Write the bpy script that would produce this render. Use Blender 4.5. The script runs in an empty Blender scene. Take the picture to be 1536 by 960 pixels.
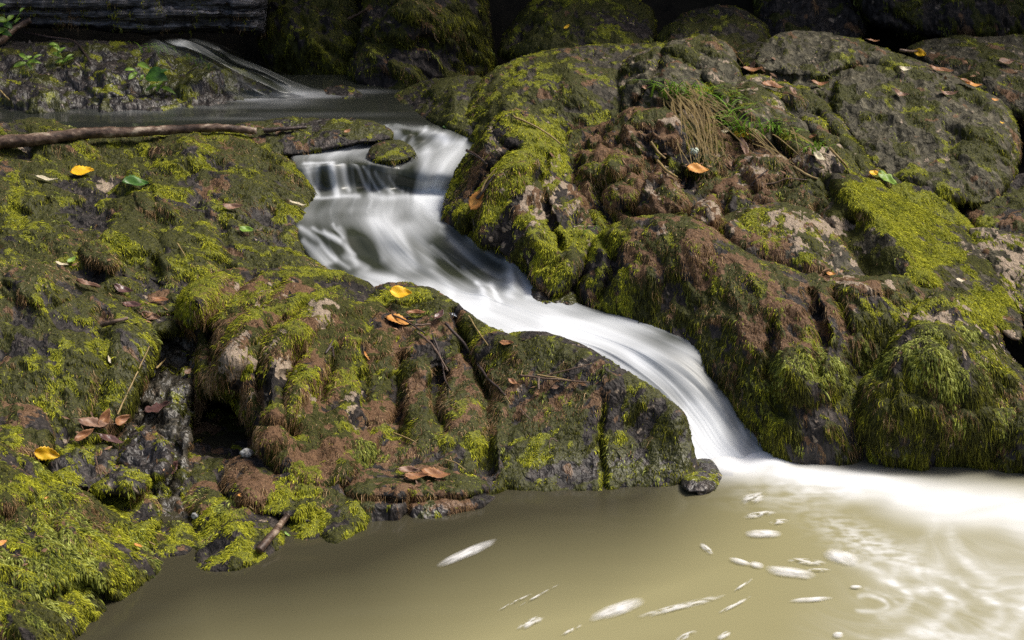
import bpy, math, random
import numpy as np
from mathutils import Vector

# ------------------------------------------------------------------ camera, sky, sun, exposure
S = bpy.context.scene
C = S.collection
rng = np.random.default_rng(7)
random.seed(7)
CAMZ, PITCH, HFOV = 2.0, math.radians(20), math.radians(32)
F = 768 / math.tan(HFOV / 2)
cd = bpy.data.cameras.new('camera'); cam = bpy.data.objects.new('camera', cd); C.objects.link(cam)
cam.location = (0, 0, CAMZ); cam.rotation_euler = (math.pi / 2 - PITCH, 0, 0)
cd.sensor_width = 36; cd.lens = 18 / math.tan(HFOV / 2); cd.clip_end = 400; cd.clip_start = .05
cd.dof.use_dof = True; cd.dof.focus_distance = 4.75; cd.dof.aperture_fstop = 8
S.camera = cam
SUN_EL, SUN_AZ = math.radians(58), math.radians(80)      # azimuth clockwise from +Y: light from the right, a little behind the rocks
w = bpy.data.worlds.new('World'); S.world = w; w.use_nodes = True
nt = w.node_tree; nt.nodes.clear()
sky = nt.nodes.new('ShaderNodeTexSky'); sky.sky_type = 'NISHITA'; sky.sun_disc = False
sky.sun_elevation = SUN_EL; sky.sun_rotation = SUN_AZ; sky.air_density = 1.0; sky.dust_density = 6.0; sky.ozone_density = .2
bg = nt.nodes.new('ShaderNodeBackground'); bg.inputs[1].default_value = .085
wo = nt.nodes.new('ShaderNodeOutputWorld')
nt.links.new(sky.outputs[0], bg.inputs[0]); nt.links.new(bg.outputs[0], wo.inputs[0])
sd = bpy.data.lights.new('sun', 'SUN'); sd.energy = 2.7; sd.angle = math.radians(18); sd.color = (1, .95, .86)
so = bpy.data.objects.new('sun', sd); C.objects.link(so)
tosun = Vector((math.sin(SUN_AZ) * math.cos(SUN_EL), math.cos(SUN_AZ) * math.cos(SUN_EL), math.sin(SUN_EL)))
so.rotation_euler = tosun.to_track_quat('Z', 'Y').to_euler(); so.location = (3, 3, 8)
vs = S.view_settings; vs.view_transform = 'Standard'; vs.look = 'None'; vs.exposure = .62; vs.gamma = 1; vs.use_curve_mapping = False
S.cycles.max_bounces = 6; S.cycles.transparent_max_bounces = 12; S.cycles.caustics_reflective = False; S.cycles.caustics_refractive = False
S.cycles.use_denoising = False
S.cycles_curves.shape = 'RIBBONS'

# ------------------------------------------------------------------ helpers: pixels (1536x960) <-> world
FWD = np.array([0, math.cos(PITCH), -math.sin(PITCH)]); UP = np.array([0, math.sin(PITCH), math.cos(PITCH)]); RT = np.array([1., 0, 0])
CAM = np.array([0, 0, CAMZ])
def ray(u, v):
    u = np.asarray(u, float); v = np.asarray(v, float)
    return FWD + ((u - 768) / F)[..., None] * RT + ((480 - v) / F)[..., None] * UP
def atY(u, v, Y):
    r = ray(u, v); return CAM + r * (np.asarray(Y) / r[..., 1])[..., None]
def atZ(u, v, z):
    r = ray(u, v); return CAM + r * ((np.asarray(z) - CAMZ) / r[..., 2])[..., None]
def proj(P):
    d = P - CAM; t = d @ FWD
    return 768 + F * (d @ RT) / t, 480 - F * (d @ UP) / t, t

def _hash(ix, iy, iz, s):
    h = (ix.astype(np.uint32) * np.uint32(374761393) + iy.astype(np.uint32) * np.uint32(668265263) + iz.astype(np.uint32) * np.uint32(2246822519) + np.uint32((s * 3266489917) & 0xffffffff))
    h = (h ^ (h >> np.uint32(13))) * np.uint32(1274126177)
    h = (h ^ (h >> np.uint32(16))) * np.uint32(2654435769)
    return h ^ (h >> np.uint32(15))
def noise(p, s=0):
    """gradient noise about -1..1 at points p (n,3)"""
    p = np.asarray(p, float); i = np.floor(p).astype(np.int64); f = p - i
    q = f * f * f * (f * (f * 6 - 15) + 10); out = np.zeros(p.shape[:-1])
    for a in (0, 1):
        for b in (0, 1):
            for c in (0, 1):
                h = _hash(i[..., 0] + a, i[..., 1] + b, i[..., 2] + c, s)
                gx = (h & np.uint32(1023)) / 511.5 - 1; gy = ((h >> np.uint32(10)) & np.uint32(1023)) / 511.5 - 1; gz = ((h >> np.uint32(20)) & np.uint32(1023)) / 511.5 - 1
                d = gx * (f[..., 0] - a) + gy * (f[..., 1] - b) + gz * (f[..., 2] - c)
                wx = q[..., 0] if a else 1 - q[..., 0]; wy = q[..., 1] if b else 1 - q[..., 1]; wz = q[..., 2] if c else 1 - q[..., 2]
                out += wx * wy * wz * d
    return out * 1.35
def fbm(p, o=4, s=0, g=.5):
    t = 0; a = 1; n = 0
    for k in range(o):
        t = t + a * noise(p * 2 ** k, s + 17 * k); n += a; a *= g
    return t / n
def ridged(p, o=3, s=0):
    t = 0; a = 1; n = 0
    for k in range(o):
        t = t + a * (1 - 2 * np.abs(noise(p * 2 ** k, s + 31 * k))); n += a; a *= .5
    return t / n
def cells(p, s=0):
    """fracture pattern: a tilted facet per cell with grooves between cells"""
    i = np.floor(p).astype(np.int64); f1 = np.full(len(p), 9.); f2 = np.full(len(p), 9.); h1 = np.zeros(len(p)); h2 = np.zeros(len(p))
    for a in (-1, 0, 1):
        for b in (-1, 0, 1):
            for c in (-1, 0, 1):
                j = i + np.array([a, b, c]); h = _hash(j[:, 0], j[:, 1], j[:, 2], s); k = _hash(j[:, 0], j[:, 1], j[:, 2], s + 71)
                o = np.stack([(h & np.uint32(1023)) / 1023., ((h >> np.uint32(10)) & np.uint32(1023)) / 1023., ((h >> np.uint32(20)) & np.uint32(1023)) / 1023.], -1)
                t = np.stack([(k & np.uint32(1023)) / 511.5 - 1, ((k >> np.uint32(10)) & np.uint32(1023)) / 511.5 - 1, ((k >> np.uint32(20)) & np.uint32(1023)) / 511.5 - 1], -1)
                dv = p - j - o; d = np.linalg.norm(dv, axis=1); hh = (dv * t).sum(1) + t[:, 0] * .35
                m = d < f1; m2 = ~m & (d < f2)
                f2 = np.where(m, f1, np.where(m2, d, f2)); h2 = np.where(m, h1, np.where(m2, hh, h2)); f1 = np.where(m, d, f1); h1 = np.where(m, hh, h1)
    e = f2 - f1; w = .5 + .5 * np.clip(e / .16, 0, 1)
    return h1 * w + h2 * (1 - w), np.exp(-(e / .07) ** 2)
def sstep(a, b, x):
    t = np.clip((x - a) / (b - a), 0, 1); return t * t * (3 - 2 * t)
def uni(n):                        # roughly flatten noise -1..1 to 0..1
    return .5 + .5 * np.tanh(.8 * n / (np.std(n) + 1e-6))
def rbf(ctrl):
    c = np.array(ctrl, float); X = c[:, :2] / 100; n = len(c)
    A = np.linalg.norm(X[:, None] - X[None], axis=2) + np.eye(n) * 1e-3
    Pm = np.c_[np.ones(n), X]
    M = np.block([[A, Pm], [Pm.T, np.zeros((3, 3))]])
    sol = np.linalg.lstsq(M, np.r_[c[:, 2], 0, 0, 0], rcond=None)[0]
    def f(u, v):
        q = np.stack([u, v], -1) / 100
        r = np.linalg.norm(q[..., None, :] - X, axis=-1)
        return r @ sol[:n] + sol[n] + q @ sol[n + 1:]
    return f
def catmull(pts, m):
    P = np.array(pts, float); n = len(P); t = np.linspace(0, n - 1, m); i = np.clip(t.astype(int), 0, n - 2); f = (t - i)[:, None]
    g = lambda k: P[np.clip(k, 0, n - 1)]
    a, b, c, d = g(i - 1), g(i), g(i + 1), g(i + 2)
    return .5 * (2 * b + (c - a) * f + (2 * a - 5 * b + 4 * c - d) * f ** 2 + (3 * b - a - 3 * c + d) * f ** 3)
def seg_dist(px, py, poly, closed=True):
    """distance, nearest point to a polyline"""
    q = np.array(poly, float); nxt = np.roll(q, -1, 0) if closed else q[1:]; q0 = q if closed else q[:-1]
    best = np.full(px.shape, 1e18); bx = px.copy(); by = py.copy()
    for (ax, ay), (cx, cy) in zip(q0, nxt):
        dx, dy = cx - ax, cy - ay; L = dx * dx + dy * dy + 1e-9
        t = np.clip(((px - ax) * dx + (py - ay) * dy) / L, 0, 1); x = ax + t * dx; y = ay + t * dy
        d = (px - x) ** 2 + (py - y) ** 2; m = d < best
        best = np.where(m, d, best); bx = np.where(m, x, bx); by = np.where(m, y, by)
    return np.sqrt(best), bx, by
def inside(px, py, poly):
    q = np.array(poly, float); r = np.zeros(px.shape, bool); j = len(q) - 1
    for i in range(len(q)):
        xi, yi = q[i]; xj, yj = q[j]
        if yi != yj:
            r ^= ((yi > py) != (yj > py)) & (px < (xj - xi) * (py - yi) / (yj - yi) + xi)
        j = i
    return r

def mesh_np(name, V, faces, mat, loc=(0, 0, 0), smooth=True, parent=None, attrs=None):
    me = bpy.data.meshes.new(name)
    loc = np.array(loc, float)
    if isinstance(faces, np.ndarray):
        me.vertices.add(len(V)); me.vertices.foreach_set('co', (V - loc).astype(np.float32).ravel())
        nf, k = faces.shape
        me.loops.add(nf * k); me.loops.foreach_set('vertex_index', faces.astype(np.int32).ravel())
        me.polygons.add(nf); me.polygons.foreach_set('loop_start', np.arange(nf, dtype=np.int32) * k)
        me.update(calc_edges=True)
    else:
        me.from_pydata([tuple(p) for p in (np.asarray(V) - loc)], [], faces)
    if smooth: me.polygons.foreach_set('use_smooth', np.ones(len(me.polygons), bool))
    for an, (typ, arr) in (attrs or {}).items():
        at = me.attributes.new(an, typ, 'POINT')
        at.data.foreach_set({'FLOAT': 'value', 'FLOAT_COLOR': 'color', 'FLOAT2': 'vector', 'FLOAT_VECTOR': 'vector'}[typ], np.asarray(arr, np.float32).ravel())
    for m in (mat if isinstance(mat, list) else [mat]): me.materials.append(m)
    o = bpy.data.objects.new(name, me); C.objects.link(o)
    if parent is not None: o.parent = parent
    else: o.location = loc
    me.validate()
    return o
def tag(o, label=None, cat=None, group=None, kind=None):
    for k, x in (('label', label), ('category', cat), ('group', group), ('kind', kind)):
        if x: o[k] = x
    return o
def empty(name, loc):
    o = bpy.data.objects.new(name, None); C.objects.link(o); o.location = loc; o.empty_display_size = .05; return o

# ------------------------------------------------------------------ materials
class N:
    def __init__(s, name):
        s.m = bpy.data.materials.new(name); s.m.use_nodes = True; s.t = s.m.node_tree; s.t.nodes.clear()
        s.out = s.n('ShaderNodeOutputMaterial')
    def n(s, typ, ins=None, **kw):
        x = s.t.nodes.new(typ)
        for k, v in kw.items(): setattr(x, k, v)
        for k, v in (ins or {}).items():
            if isinstance(v, bpy.types.NodeSocket): s.t.links.new(v, x.inputs[k])
            else: x.inputs[k].default_value = v
        return x
    def attr(s, name): return s.n('ShaderNodeAttribute', attribute_name=name)
    def mix(s, f, a, b, typ='MIX'):
        x = s.t.nodes.new('ShaderNodeMix'); x.data_type = 'RGBA'; x.blend_type = typ
        for i, v in ((0, f), (6, a), (7, b)):
            if isinstance(v, bpy.types.NodeSocket): s.t.links.new(v, x.inputs[i])
            else: x.inputs[i].default_value = v
        return x.outputs[2]
    def math(s, op, a, b=0., clamp=False):
        x = s.t.nodes.new('ShaderNodeMath'); x.operation = op; x.use_clamp = clamp
        for i, v in ((0, a), (1, b)):
            if isinstance(v, bpy.types.NodeSocket): s.t.links.new(v, x.inputs[i])
            else: x.inputs[i].default_value = v
        return x.outputs[0]
    def ramp(s, f, stops):
        x = s.n('ShaderNodeValToRGB', {0: f}); e = x.color_ramp.elements
        while len(e) < len(stops): e.new(.5)
        for k, (p, c) in zip(e, stops): k.position = p; k.color = c if len(c) == 4 else (*c, 1)
        return x.outputs[0]
    def noise(s, scale, detail=4, rough=.55, vec=None, dist=0):
        x = s.n('ShaderNodeTexNoise', {'Scale': scale, 'Detail': detail, 'Roughness': rough, 'Distortion': dist})
        if vec is not None: s.t.links.new(vec, x.inputs['Vector'])
        return x.outputs['Fac']
    def done(s, shader): s.t.links.new(shader, s.out.inputs['Surface']); return s.m
def c4(r, g, b): return (r, g, b, 1)

def rock_mat():
    k = N('mossy_rock'); geo = k.n('ShaderNodeNewGeometry').outputs['Position']
    z = k.attr('zone'); sep = k.n('ShaderNodeSeparateColor', {0: z.outputs['Color']})
    G, Y, B = sep.outputs[0], sep.outputs[1], sep.outputs[2]; T = k.attr('tan').outputs['Fac']; W = k.attr('wet').outputs['Fac']; tone = k.attr('tone').outputs['Fac']
    mp = k.n('ShaderNodeMapping', {0: geo, 2: (.5, .3, .7), 3: (1., 1., .38)}).outputs[0]; n1 = k.noise(9, 6, .65, geo); n2 = k.noise(48, 7, .68, mp, .4); n2b = k.noise(48, 2.5, .55, mp, .4); n3 = k.noise(260, 4, .6, geo)
    base = k.ramp(n2, [(.3, c4(.008, .007, .007)), (.48, c4(.022, .020, .020)), (.6, c4(.055, .049, .048)), (.75, c4(.14, .122, .115))])
    base = k.mix(1., base, k.ramp(n1, [(.35, c4(.6, .58, .58)), (.65, c4(1.25, 1.13, 1.0))]), 'MULTIPLY')
    lich = k.ramp(n2, [(.33, c4(.022, .02, .013)), (.47, c4(.06, .055, .032)), (.58, c4(.12, .11, .067)), (.72, c4(.25, .23, .15))])
    base = k.mix(tone, base, lich)
    def edge(m, hi=.35):                # break the zone edge up with fine noise
        return k.n('ShaderNodeMapRange', {0: k.math('ADD', k.math('MULTIPLY', m, 1.6), k.math('MULTIPLY', k.math('SUBTRACT', n2, .5), 2.2)), 1: .45, 2: .45 + hi}, clamp=True).outputs[0]
    tanc = k.ramp(n3, [(.3, c4(.15, .115, .08)), (.55, c4(.30, .235, .175)), (.75, c4(.43, .36, .285))])
    col = k.mix(edge(T, .2), base, tanc)
    col = k.mix(edge(B), col, k.ramp(n3, [(.3, c4(.05, .027, .014)), (.6, c4(.15, .085, .045)), (.8, c4(.25, .155, .09))]))
    col = k.mix(edge(G), col, k.ramp(n3, [(.3, c4(.012, .013, .003)), (.55, c4(.042, .044, .008)), (.8, c4(.11, .11, .016))]))
    col = k.mix(edge(Y), col, k.ramp(n3, [(.3, c4(.045, .05, .006)), (.55, c4(.14, .15, .014)), (.8, c4(.26, .27, .03))]))
    rough = k.n('ShaderNodeMapRange', {0: k.math('ADD', W, k.math('MULTIPLY', k.math('SUBTRACT', n2, .5), .5)), 1: 0, 2: 1, 3: .8, 4: .42}).outputs[0]
    h = k.math('ADD', k.math('MULTIPLY', n2b, .016), k.math('MULTIPLY', k.math('MULTIPLY', n2, k.math('SUBTRACT', 1.1, W)), .008))
    bump = k.n('ShaderNodeBump', {'Height': h, 'Strength': .9, 'Distance': 1.}).outputs[0]
    spec = k.n('ShaderNodeMapRange', {0: W, 3: .14, 4: .5}).outputs[0]
    p = k.n('ShaderNodeBsdfPrincipled', {'Base Color': col, 'Roughness': rough, 'Normal': bump, 'Specular IOR Level': spec})
    return k.done(p.outputs[0])
M_ROCK = rock_mat()

def hair_mat():
    k = N('moss_fronds'); c = k.attr('col').outputs['Color']
    p = k.n('ShaderNodeBsdfPrincipled', {'Base Color': c, 'Roughness': .5, 'Specular IOR Level': .14})
    t = k.n('ShaderNodeBsdfTranslucent', {'Color': c})
    m = k.n('ShaderNodeMixShader', {0: .18, 1: p.outputs[0], 2: t.outputs[0]})
    return k.done(m.outputs[0])
M_HAIR = hair_mat()

def simple(name, stops, scale=40, rough=.6, spec=.4, bump=.3, stretch=None, trans=0):
    k = N(name); tc = k.n('ShaderNodeTexCoord').outputs['Object']
    if stretch: tc = k.n('ShaderNodeMapping', {0: tc, 3: stretch}).outputs[0]
    f = k.noise(scale, 5, .6, tc); col = k.ramp(f, stops)
    b = k.n('ShaderNodeBump', {'Height': f, 'Strength': bump, 'Distance': .01}).outputs[0]
    p = k.n('ShaderNodeBsdfPrincipled', {'Base Color': col, 'Roughness': rough, 'Specular IOR Level': spec, 'Normal': b}).outputs[0]
    if trans:
        t = k.n('ShaderNodeBsdfTranslucent', {'Color': col}).outputs[0]
        p = k.n('ShaderNodeMixShader', {0: trans, 1: p, 2: t}).outputs[0]
    return k.done(p)
M_SOIL = simple('dark_soil', [(.3, (.008, .007, .005)), (.6, (.022, .018, .012)), (.8, (.04, .034, .02))], 12, .9, .2)
M_LOG = simple('wet_weathered_wood', [(.35, (.006, .006, .007)), (.5, (.03, .029, .032)), (.62, (.16, .155, .17)), (.72, (.3, .3, .32))], 9, .32, .7, 1., (.35, 6, 14))
M_BARK = simple('bark', [(.33, (.022, .014, .010)), (.47, (.075, .046, .032)), (.56, (.15, .10, .07)), (.66, (.36, .29, .22))], 32, .5, .4, .6, (.6, 1, 1))
M_TWIG = simple('dry_twig', [(.3, (.05, .03, .022)), (.55, (.13, .085, .06)), (.8, (.26, .19, .14))], 60, .55, .4)
M_TWIGD = simple('dark_twig', [(.3, (.018, .012, .01)), (.55, (.05, .033, .028)), (.8, (.12, .085, .07))], 60, .45, .5)
M_STRAW = simple('straw', [(.3, (.16, .11, .045)), (.6, (.30, .22, .095)), (.8, (.44, .36, .2))], 30, .6, .3)
M_GRASS = simple('grass_green', [(.3, (.10, .2, .02)), (.6, (.2, .36, .04)), (.8, (.3, .46, .08))], 20, .5, .4, 0, None, .25)
M_PALE = simple('pale_pebble', [(.35, (.06, .06, .06)), (.5, (.28, .28, .27)), (.65, (.55, .55, .53))], 160, .6, .4)
M_LICHEN = simple('white_lichen', [(.3, (.3, .36, .28)), (.6, (.6, .66, .56))], 100, .8, .2)
def leafm(name, a, b, d, rough=.5):
    return simple(name, [(.28, d), (.45, a), (.7, b)], 45, rough, .45, .25, None, .12)
LEAF = dict(
    yellow=leafm('yellow_leaf', (.75, .42, .01), (.85, .56, .03), (.5, .22, .02)),
    orange=leafm('orange_leaf', (.55, .24, .05), (.68, .36, .09), (.28, .10, .03)),
    rust=leafm('rusty_leaf', (.25, .11, .05), (.38, .19, .075), (.09, .04, .022)),
    brown=leafm('brown_leaf', (.20, .11, .07), (.34, .21, .14), (.08, .04, .025)),
    maroon=leafm('maroon_leaf', (.09, .045, .04), (.17, .09, .08), (.04, .02, .02), .3),
    green=leafm('green_leaf', (.045, .12, .015), (.08, .19, .025), (.03, .08, .012), .4),
    lime=leafm('lime_leaf', (.15, .26, .025), (.22, .34, .05), (.09, .18, .02), .45),
    pale=leafm('pale_leaf', (.55, .48, .33), (.72, .66, .48), (.35, .28, .18)))
def water_mat(name, deep, white, rough0, alpha=True, ior=1.33):
    k = N(name); f = k.attr('foam').outputs['Fac']; geo = k.n('ShaderNodeNewGeometry').outputs['Position']
    dk = k.attr('reflect_shallow').outputs['Fac']
    body = k.mix(dk, c4(*deep), c4(.034, .031, .02))  # dark bank reflection painted into the water colour, along with shallow bed tone
    col = k.mix(f, body, c4(*white))
    r = k.n('ShaderNodeMapRange', {0: f, 3: rough0, 4: .7}).outputs[0]
    p = k.n('ShaderNodeBsdfPrincipled', {'Base Color': col, 'Roughness': r, 'IOR': ior, 'Specular IOR Level': .5}).outputs[0]
    if alpha:
        a = k.attr('alpha').outputs['Fac']
        p = k.n('ShaderNodeMixShader', {0: a, 1: k.n('ShaderNodeBsdfTransparent').outputs[0], 2: p}).outputs[0]
    return k.done(p)
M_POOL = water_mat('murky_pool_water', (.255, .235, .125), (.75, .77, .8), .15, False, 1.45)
M_UPPER = water_mat('dark_pool_water', (.02, .022, .018), (.6, .62, .66), .12, False)
M_STREAM = water_mat('silky_water', (.028, .032, .022), (.58, .61, .65), .2)
M_FOAM = water_mat('foam', (.8, .8, .79), (.8, .8, .8), .6)

# ------------------------------------------------------------------ rocks
ALLP, ALLN, ALLC = [], [], []           # every rock's front surface, for laying leaves and twigs on it
# colour/growth zones: (u, v, ru, rv, kind, weight)   g green  y bright  b brown dead  t tan bare  w wet  l leafy
ZB = []
def zone(k, *rows):
    for r in rows: ZB.append((k,) + r)
def rock(label, outline, ctrl, g=.4, y=.1, b=.1, t=.0, l=0., wet=.3, tone=0., R=.1, amp=.02, strata=None, step=2.6, thick=.25, creases=(), bumps=(),
         cat='rock', name='rock', group=None, seed=None, dens=1., pool=None, mat=None, rag=3., glen=1., lump=7., smooth_poly=True, fac=.55):
    seed = len(ALLP) * 13 + 5 if seed is None else seed
    n0 = len(outline)
    if smooth_poly:                      # round the outline a little, then roughen it
        q = np.array(outline, float); q2 = np.roll(q, -1, 0)
        q = np.stack([q * .78 + q2 * .22, q * .22 + q2 * .78], 1).reshape(-1, 2)
    else: q = np.array(outline, float)
    out = []
    for a, c in zip(q, np.roll(q, -1, 0)):
        m = max(1, int(np.hypot(*(c - a)) / 9))
        out += [a + (c - a) * i / m for i in range(m)]
    q = np.array(out); qq = np.c_[q / 26., np.full(len(q), seed * 1.7)]
    q = q + rag * np.c_[fbm(qq, 3, seed), fbm(qq + 31, 3, seed + 3)]
    u0, v0 = q.min(0) - step; u1, v1 = q.max(0) + step
    us = np.arange(u0, u1 + step, step); vs_ = np.arange(v0, v1 + step, step)
    U, Vv = np.meshgrid(us, vs_); sh = U.shape; U = U.ravel(); Vv = Vv.ravel()
    ins = inside(U, Vv, q); d, bx, by = seg_dist(U, Vv, q)
    sdv = np.where(ins, d, -d)
    onb = (sdv < .35 * step); keep = sdv > -step * .95
    U = np.where(onb, bx, U); Vv = np.where(onb, by, Vv); d = np.where(onb, 0, d)
    idx = np.full(len(U), -1); idx[keep] = np.arange(keep.sum())
    I = idx.reshape(sh); quads = np.stack([I[:-1, :-1], I[1:, :-1], I[1:, 1:], I[:-1, 1:]], -1).reshape(-1, 4)
    quads = quads[(quads >= 0).all(1)]
    U, Vv, d, onb = U[keep], Vv[keep], d[keep], onb[keep]
    Y = rbf(ctrl)(U, Vv)
    for (bu, bv, ru, rv, hgt) in bumps:
        r2 = ((U - bu) / ru) ** 2 + ((Vv - bv) / rv) ** 2
        Y = Y - hgt * np.clip(1 - r2, 0, 1) ** .7
    for poly, wd, dep in creases:
        cdist = seg_dist(U + 4 * noise(np.c_[U / 14, Vv / 14, U * 0 + seed], 3), Vv + 4 * noise(np.c_[U / 14, Vv / 14, U * 0 + seed], 9), poly, False)[0]
        Y = Y + dep * np.exp(-(cdist / (wd * 1.15)) ** 2)
    Rpx = R * F / Y.mean()
    prof = np.sqrt(np.clip(1 - np.clip(1 - d / Rpx, 0, 1) ** 2, 0, 1))
    Yf = Y + R * (1 - prof); Yb = Y + R + thick * prof
    P = atY(U, Vv, Yf); Pb = atY(U, Vv, Yb)
    def normals(P):
        fn = np.cross(P[quads[:, 2]] - P[quads[:, 0]], P[quads[:, 3]] - P[quads[:, 1]])
        nn = np.zeros_like(P)
        for k in range(4): np.add.at(nn, quads[:, k], fn)
        return nn / (np.linalg.norm(nn, axis=1, keepdims=True) + 1e-12)
    Nn = normals(P)
    # relief: lumps, dipping strata, grain
    sdir = np.array(strata if strata else (.5, .3, -.8), float); sdir /= np.linalg.norm(sdir)
    al = P @ sdir; Q = P - np.outer(al, sdir) * .8
    wp = P + .05 * np.stack([noise(P * 5, seed + 1), noise(P * 5, seed + 2), noise(P * 5, seed + 4)], -1)
    wq = P + .03 * np.stack([noise(P * 9, seed + 61), noise(P * 9, seed + 62), noise(P * 9, seed + 63)], -1)
    fh, fg = cells(wq * 5.2 + np.outer(al, sdir) * -2.6 + seed, seed + 40); fh2, fg2 = cells(wq * 17 + np.outer(al, sdir) * -9 + seed, seed + 41)
    dis = amp * (.75 * fbm((wp - np.outer(wp @ sdir, sdir) * .55) * lump, 2, seed, .35) + .9 * ridged((P - np.outer(al, sdir) * .88 + .012 * np.stack([noise(P * 12, seed + 1), noise(P * 12, seed + 2), noise(P * 12, seed + 4)], -1)) * 14 + seed, 2, seed + 5) - .3) + amp * .22 * fbm(wp * 40, 3, seed + 8) + .002 * fbm(P * 150, 2, seed + 2)
    dis = dis + fac * amp * (2.3 * fh - .4 * fg + .35 * fh2 - .2 * fg2)
    edge = .35 + .65 * np.clip(d / 14, 0, 1)
    P = P + Nn * (dis * edge)[:, None]
    Nn = normals(P)
    # growth zones
    W = {kk: np.full(len(U), float(x)) for kk, x in dict(g=g, y=y, b=b, t=t, w=wet, l=l).items()}
    for (kk, bu, bv, ru, rv, wt) in ZB:
        r2 = ((U - bu) / ru) ** 2 + ((Vv - bv) / rv) ** 2
        W[kk] = W[kk] + wt * np.exp(-r2 * 1.2)
    up = Nn[:, 2]
    W['y'] = W['y'] * (.55 + .75 * np.clip(up, 0, 1)); W['b'] = W['b'] * (.65 + .55 * np.clip(up, 0, 1))
    sl = P - np.outer(P @ sdir, sdir) * .55
    nz = {kk: uni(.8 * fbm(sl * fq + 7 * i, 3, 100 + i, .6) + .38 * fbm(sl * fq * 3.6 + 7 * i, 3, 130 + i, .6)) for i, (kk, fq) in enumerate((('g', 9), ('y', 12), ('b', 11), ('t', 26), ('l', 13)))}
    cov = {kk: sstep(-.10, .10, W[kk] - nz[kk]) for kk in nz}
    for kk in 'gyb': cov[kk] = cov[kk] * (1 - .92 * cov['t'])
    cav = sstep(-1.7, -.75, (dis - np.mean(dis)) / (np.std(dis) + 1e-6))
    for kk in 'gyb': cov[kk] = cov[kk] * (.12 + .88 * cav)
    cov['b'] = cov['b'] * .9
    lum = cov['l']; cov['y'] = np.maximum(cov['y'] * (1 - .6 * cov['b']), 0)
    cov['g'] = np.maximum(cov['g'], lum * .8); cov['b'] = cov['b'] * (1 - .7 * cov['y']); 
    nv = len(U); used = ~onb; bmap = np.arange(nv); bmap[used] = nv + np.arange(used.sum())
    VV = np.r_[P, Pb[used]]; bq = bmap[quads][:, ::-1]
    ok = (bq >= nv).any(1); FF = np.r_[quads, bq[ok]]
    ex = lambda a: np.r_[a, a[used]]
    base = VV.min(0); loc = ((VV[:, 0].min() + VV[:, 0].max()) / 2, VV[:, 1].mean(), base[2])
    z4 = np.c_[ex(cov['g']), ex(cov['y']), ex(cov['b']), np.ones(len(VV))]
    o = mesh_np(name, VV, FF, mat or M_ROCK, loc, attrs=dict(zone=('FLOAT_COLOR', z4), tan=('FLOAT', ex(cov['t'])), wet=('FLOAT', ex(np.clip(W['w'], 0, 1))), tone=('FLOAT', np.full(len(VV), tone))))
    tag(o, label, cat, group)
    ALLP.append(P); ALLN.append(Nn); ALLC.append(np.c_[cov['g'], cov['y'], cov['b']])
    # moss fronds
    wsum = {}
    tri = np.r_[quads[:, [0, 1, 2]], quads[:, [0, 2, 3]]]
    A = .5 * np.linalg.norm(np.cross(P[tri[:, 1]] - P[tri[:, 0]], P[tri[:, 2]] - P[tri[:, 0]]), axis=1)
    face = np.clip(((CAM - P[tri[:, 0]]) / np.linalg.norm(CAM - P[tri[:, 0]], axis=1, keepdims=True) * Nn[tri[:, 0]]).sum(1) + .25, 0, 1) > 0
    dist = float(Y.mean()); dz = (4.6 / dist) ** 2 * dens
    def sample(cv, density):
        pw = A * cv[tri].mean(1) ** 1.3 * face
        n = int(pw.sum() * density)
        if n < 4: return None
        f = rng.choice(len(tri), n, p=pw / pw.sum()); r1 = np.sqrt(rng.random(n))[:, None]; r2 = rng.random(n)[:, None]
        a, b_, c_ = (tri[f, i] for i in range(3))
        p = P[a] * (1 - r1) + P[b_] * (r1 * (1 - r2)) + P[c_] * (r1 * r2)
        nn = Nn[a] * (1 - r1) + Nn[b_] * (r1 * (1 - r2)) + Nn[c_] * (r1 * r2)
        kz = np.ones(n, bool) if pool is None else p[:, 2] > pool - .004
        return p[kz], nn[kz] / np.linalg.norm(nn[kz], axis=1, keepdims=True)
    def fronds(cv, density, K, L, rad, lift, droop, wig, pal, tips=1.15):
        smp = sample(cv, density * dz)
        if smp is None: return None
        p, nn = smp; n = len(p)
        gv = np.array([0, 0, -1.]); td = gv - nn * (nn @ gv)[:, None]
        clump = np.stack([noise(p * 30, 51), noise(p * 30, 52), noise(p * 30, 53)], -1)
        rd = clump * .9 + rng.normal(0, .38, (n, 3)); rd -= nn * (rd * nn).sum(1)[:, None]
        td = td * 1.5 + sdir * np.sign(-sdir[2]) * .35 + rd * .62; td /= np.linalg.norm(td, axis=1, keepdims=True) + .15
        ln = L * np.exp(rng.normal(0, .35, n)) * (1 + .5 * noise(p * 22, 60)); lf = lift * (.5 + rng.random(n))
        wv = rng.normal(0, 1, (n, 3)); s = np.linspace(0, 1, K)
        pos = np.stack([p - nn * .001 + ln[:, None] * (td * a + nn * (lf * (a - .55 * a * a))[:, None] + gv * droop * a * a + wv * (wig * math.sin(a * 4.5))) for a in s], 1)
        pc = np.array([x[1] for x in pal]); pr = np.array([x[0] for x in pal]); 
        ci = np.clip(np.searchsorted(np.cumsum(pr / pr.sum()), np.clip(rng.random(n) * .62 + .38 * uni(fbm(p * 14, 3, 77)), 0, .9999)), 0, len(pal) - 1)
        col = pc[ci] * np.exp(rng.normal(0, .28, (n, 1)))
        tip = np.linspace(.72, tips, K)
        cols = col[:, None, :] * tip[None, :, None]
        taper = np.array([.75, 1, .9, .3]) if K == 4 else np.interp(s, [0, .3, .75, 1], [.8, 1, .8, .25])
        rd_ = (rad * np.exp(rng.normal(0, .22, n)))[:, None] * taper[None]
        return pos, rd_, cols, K
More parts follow.
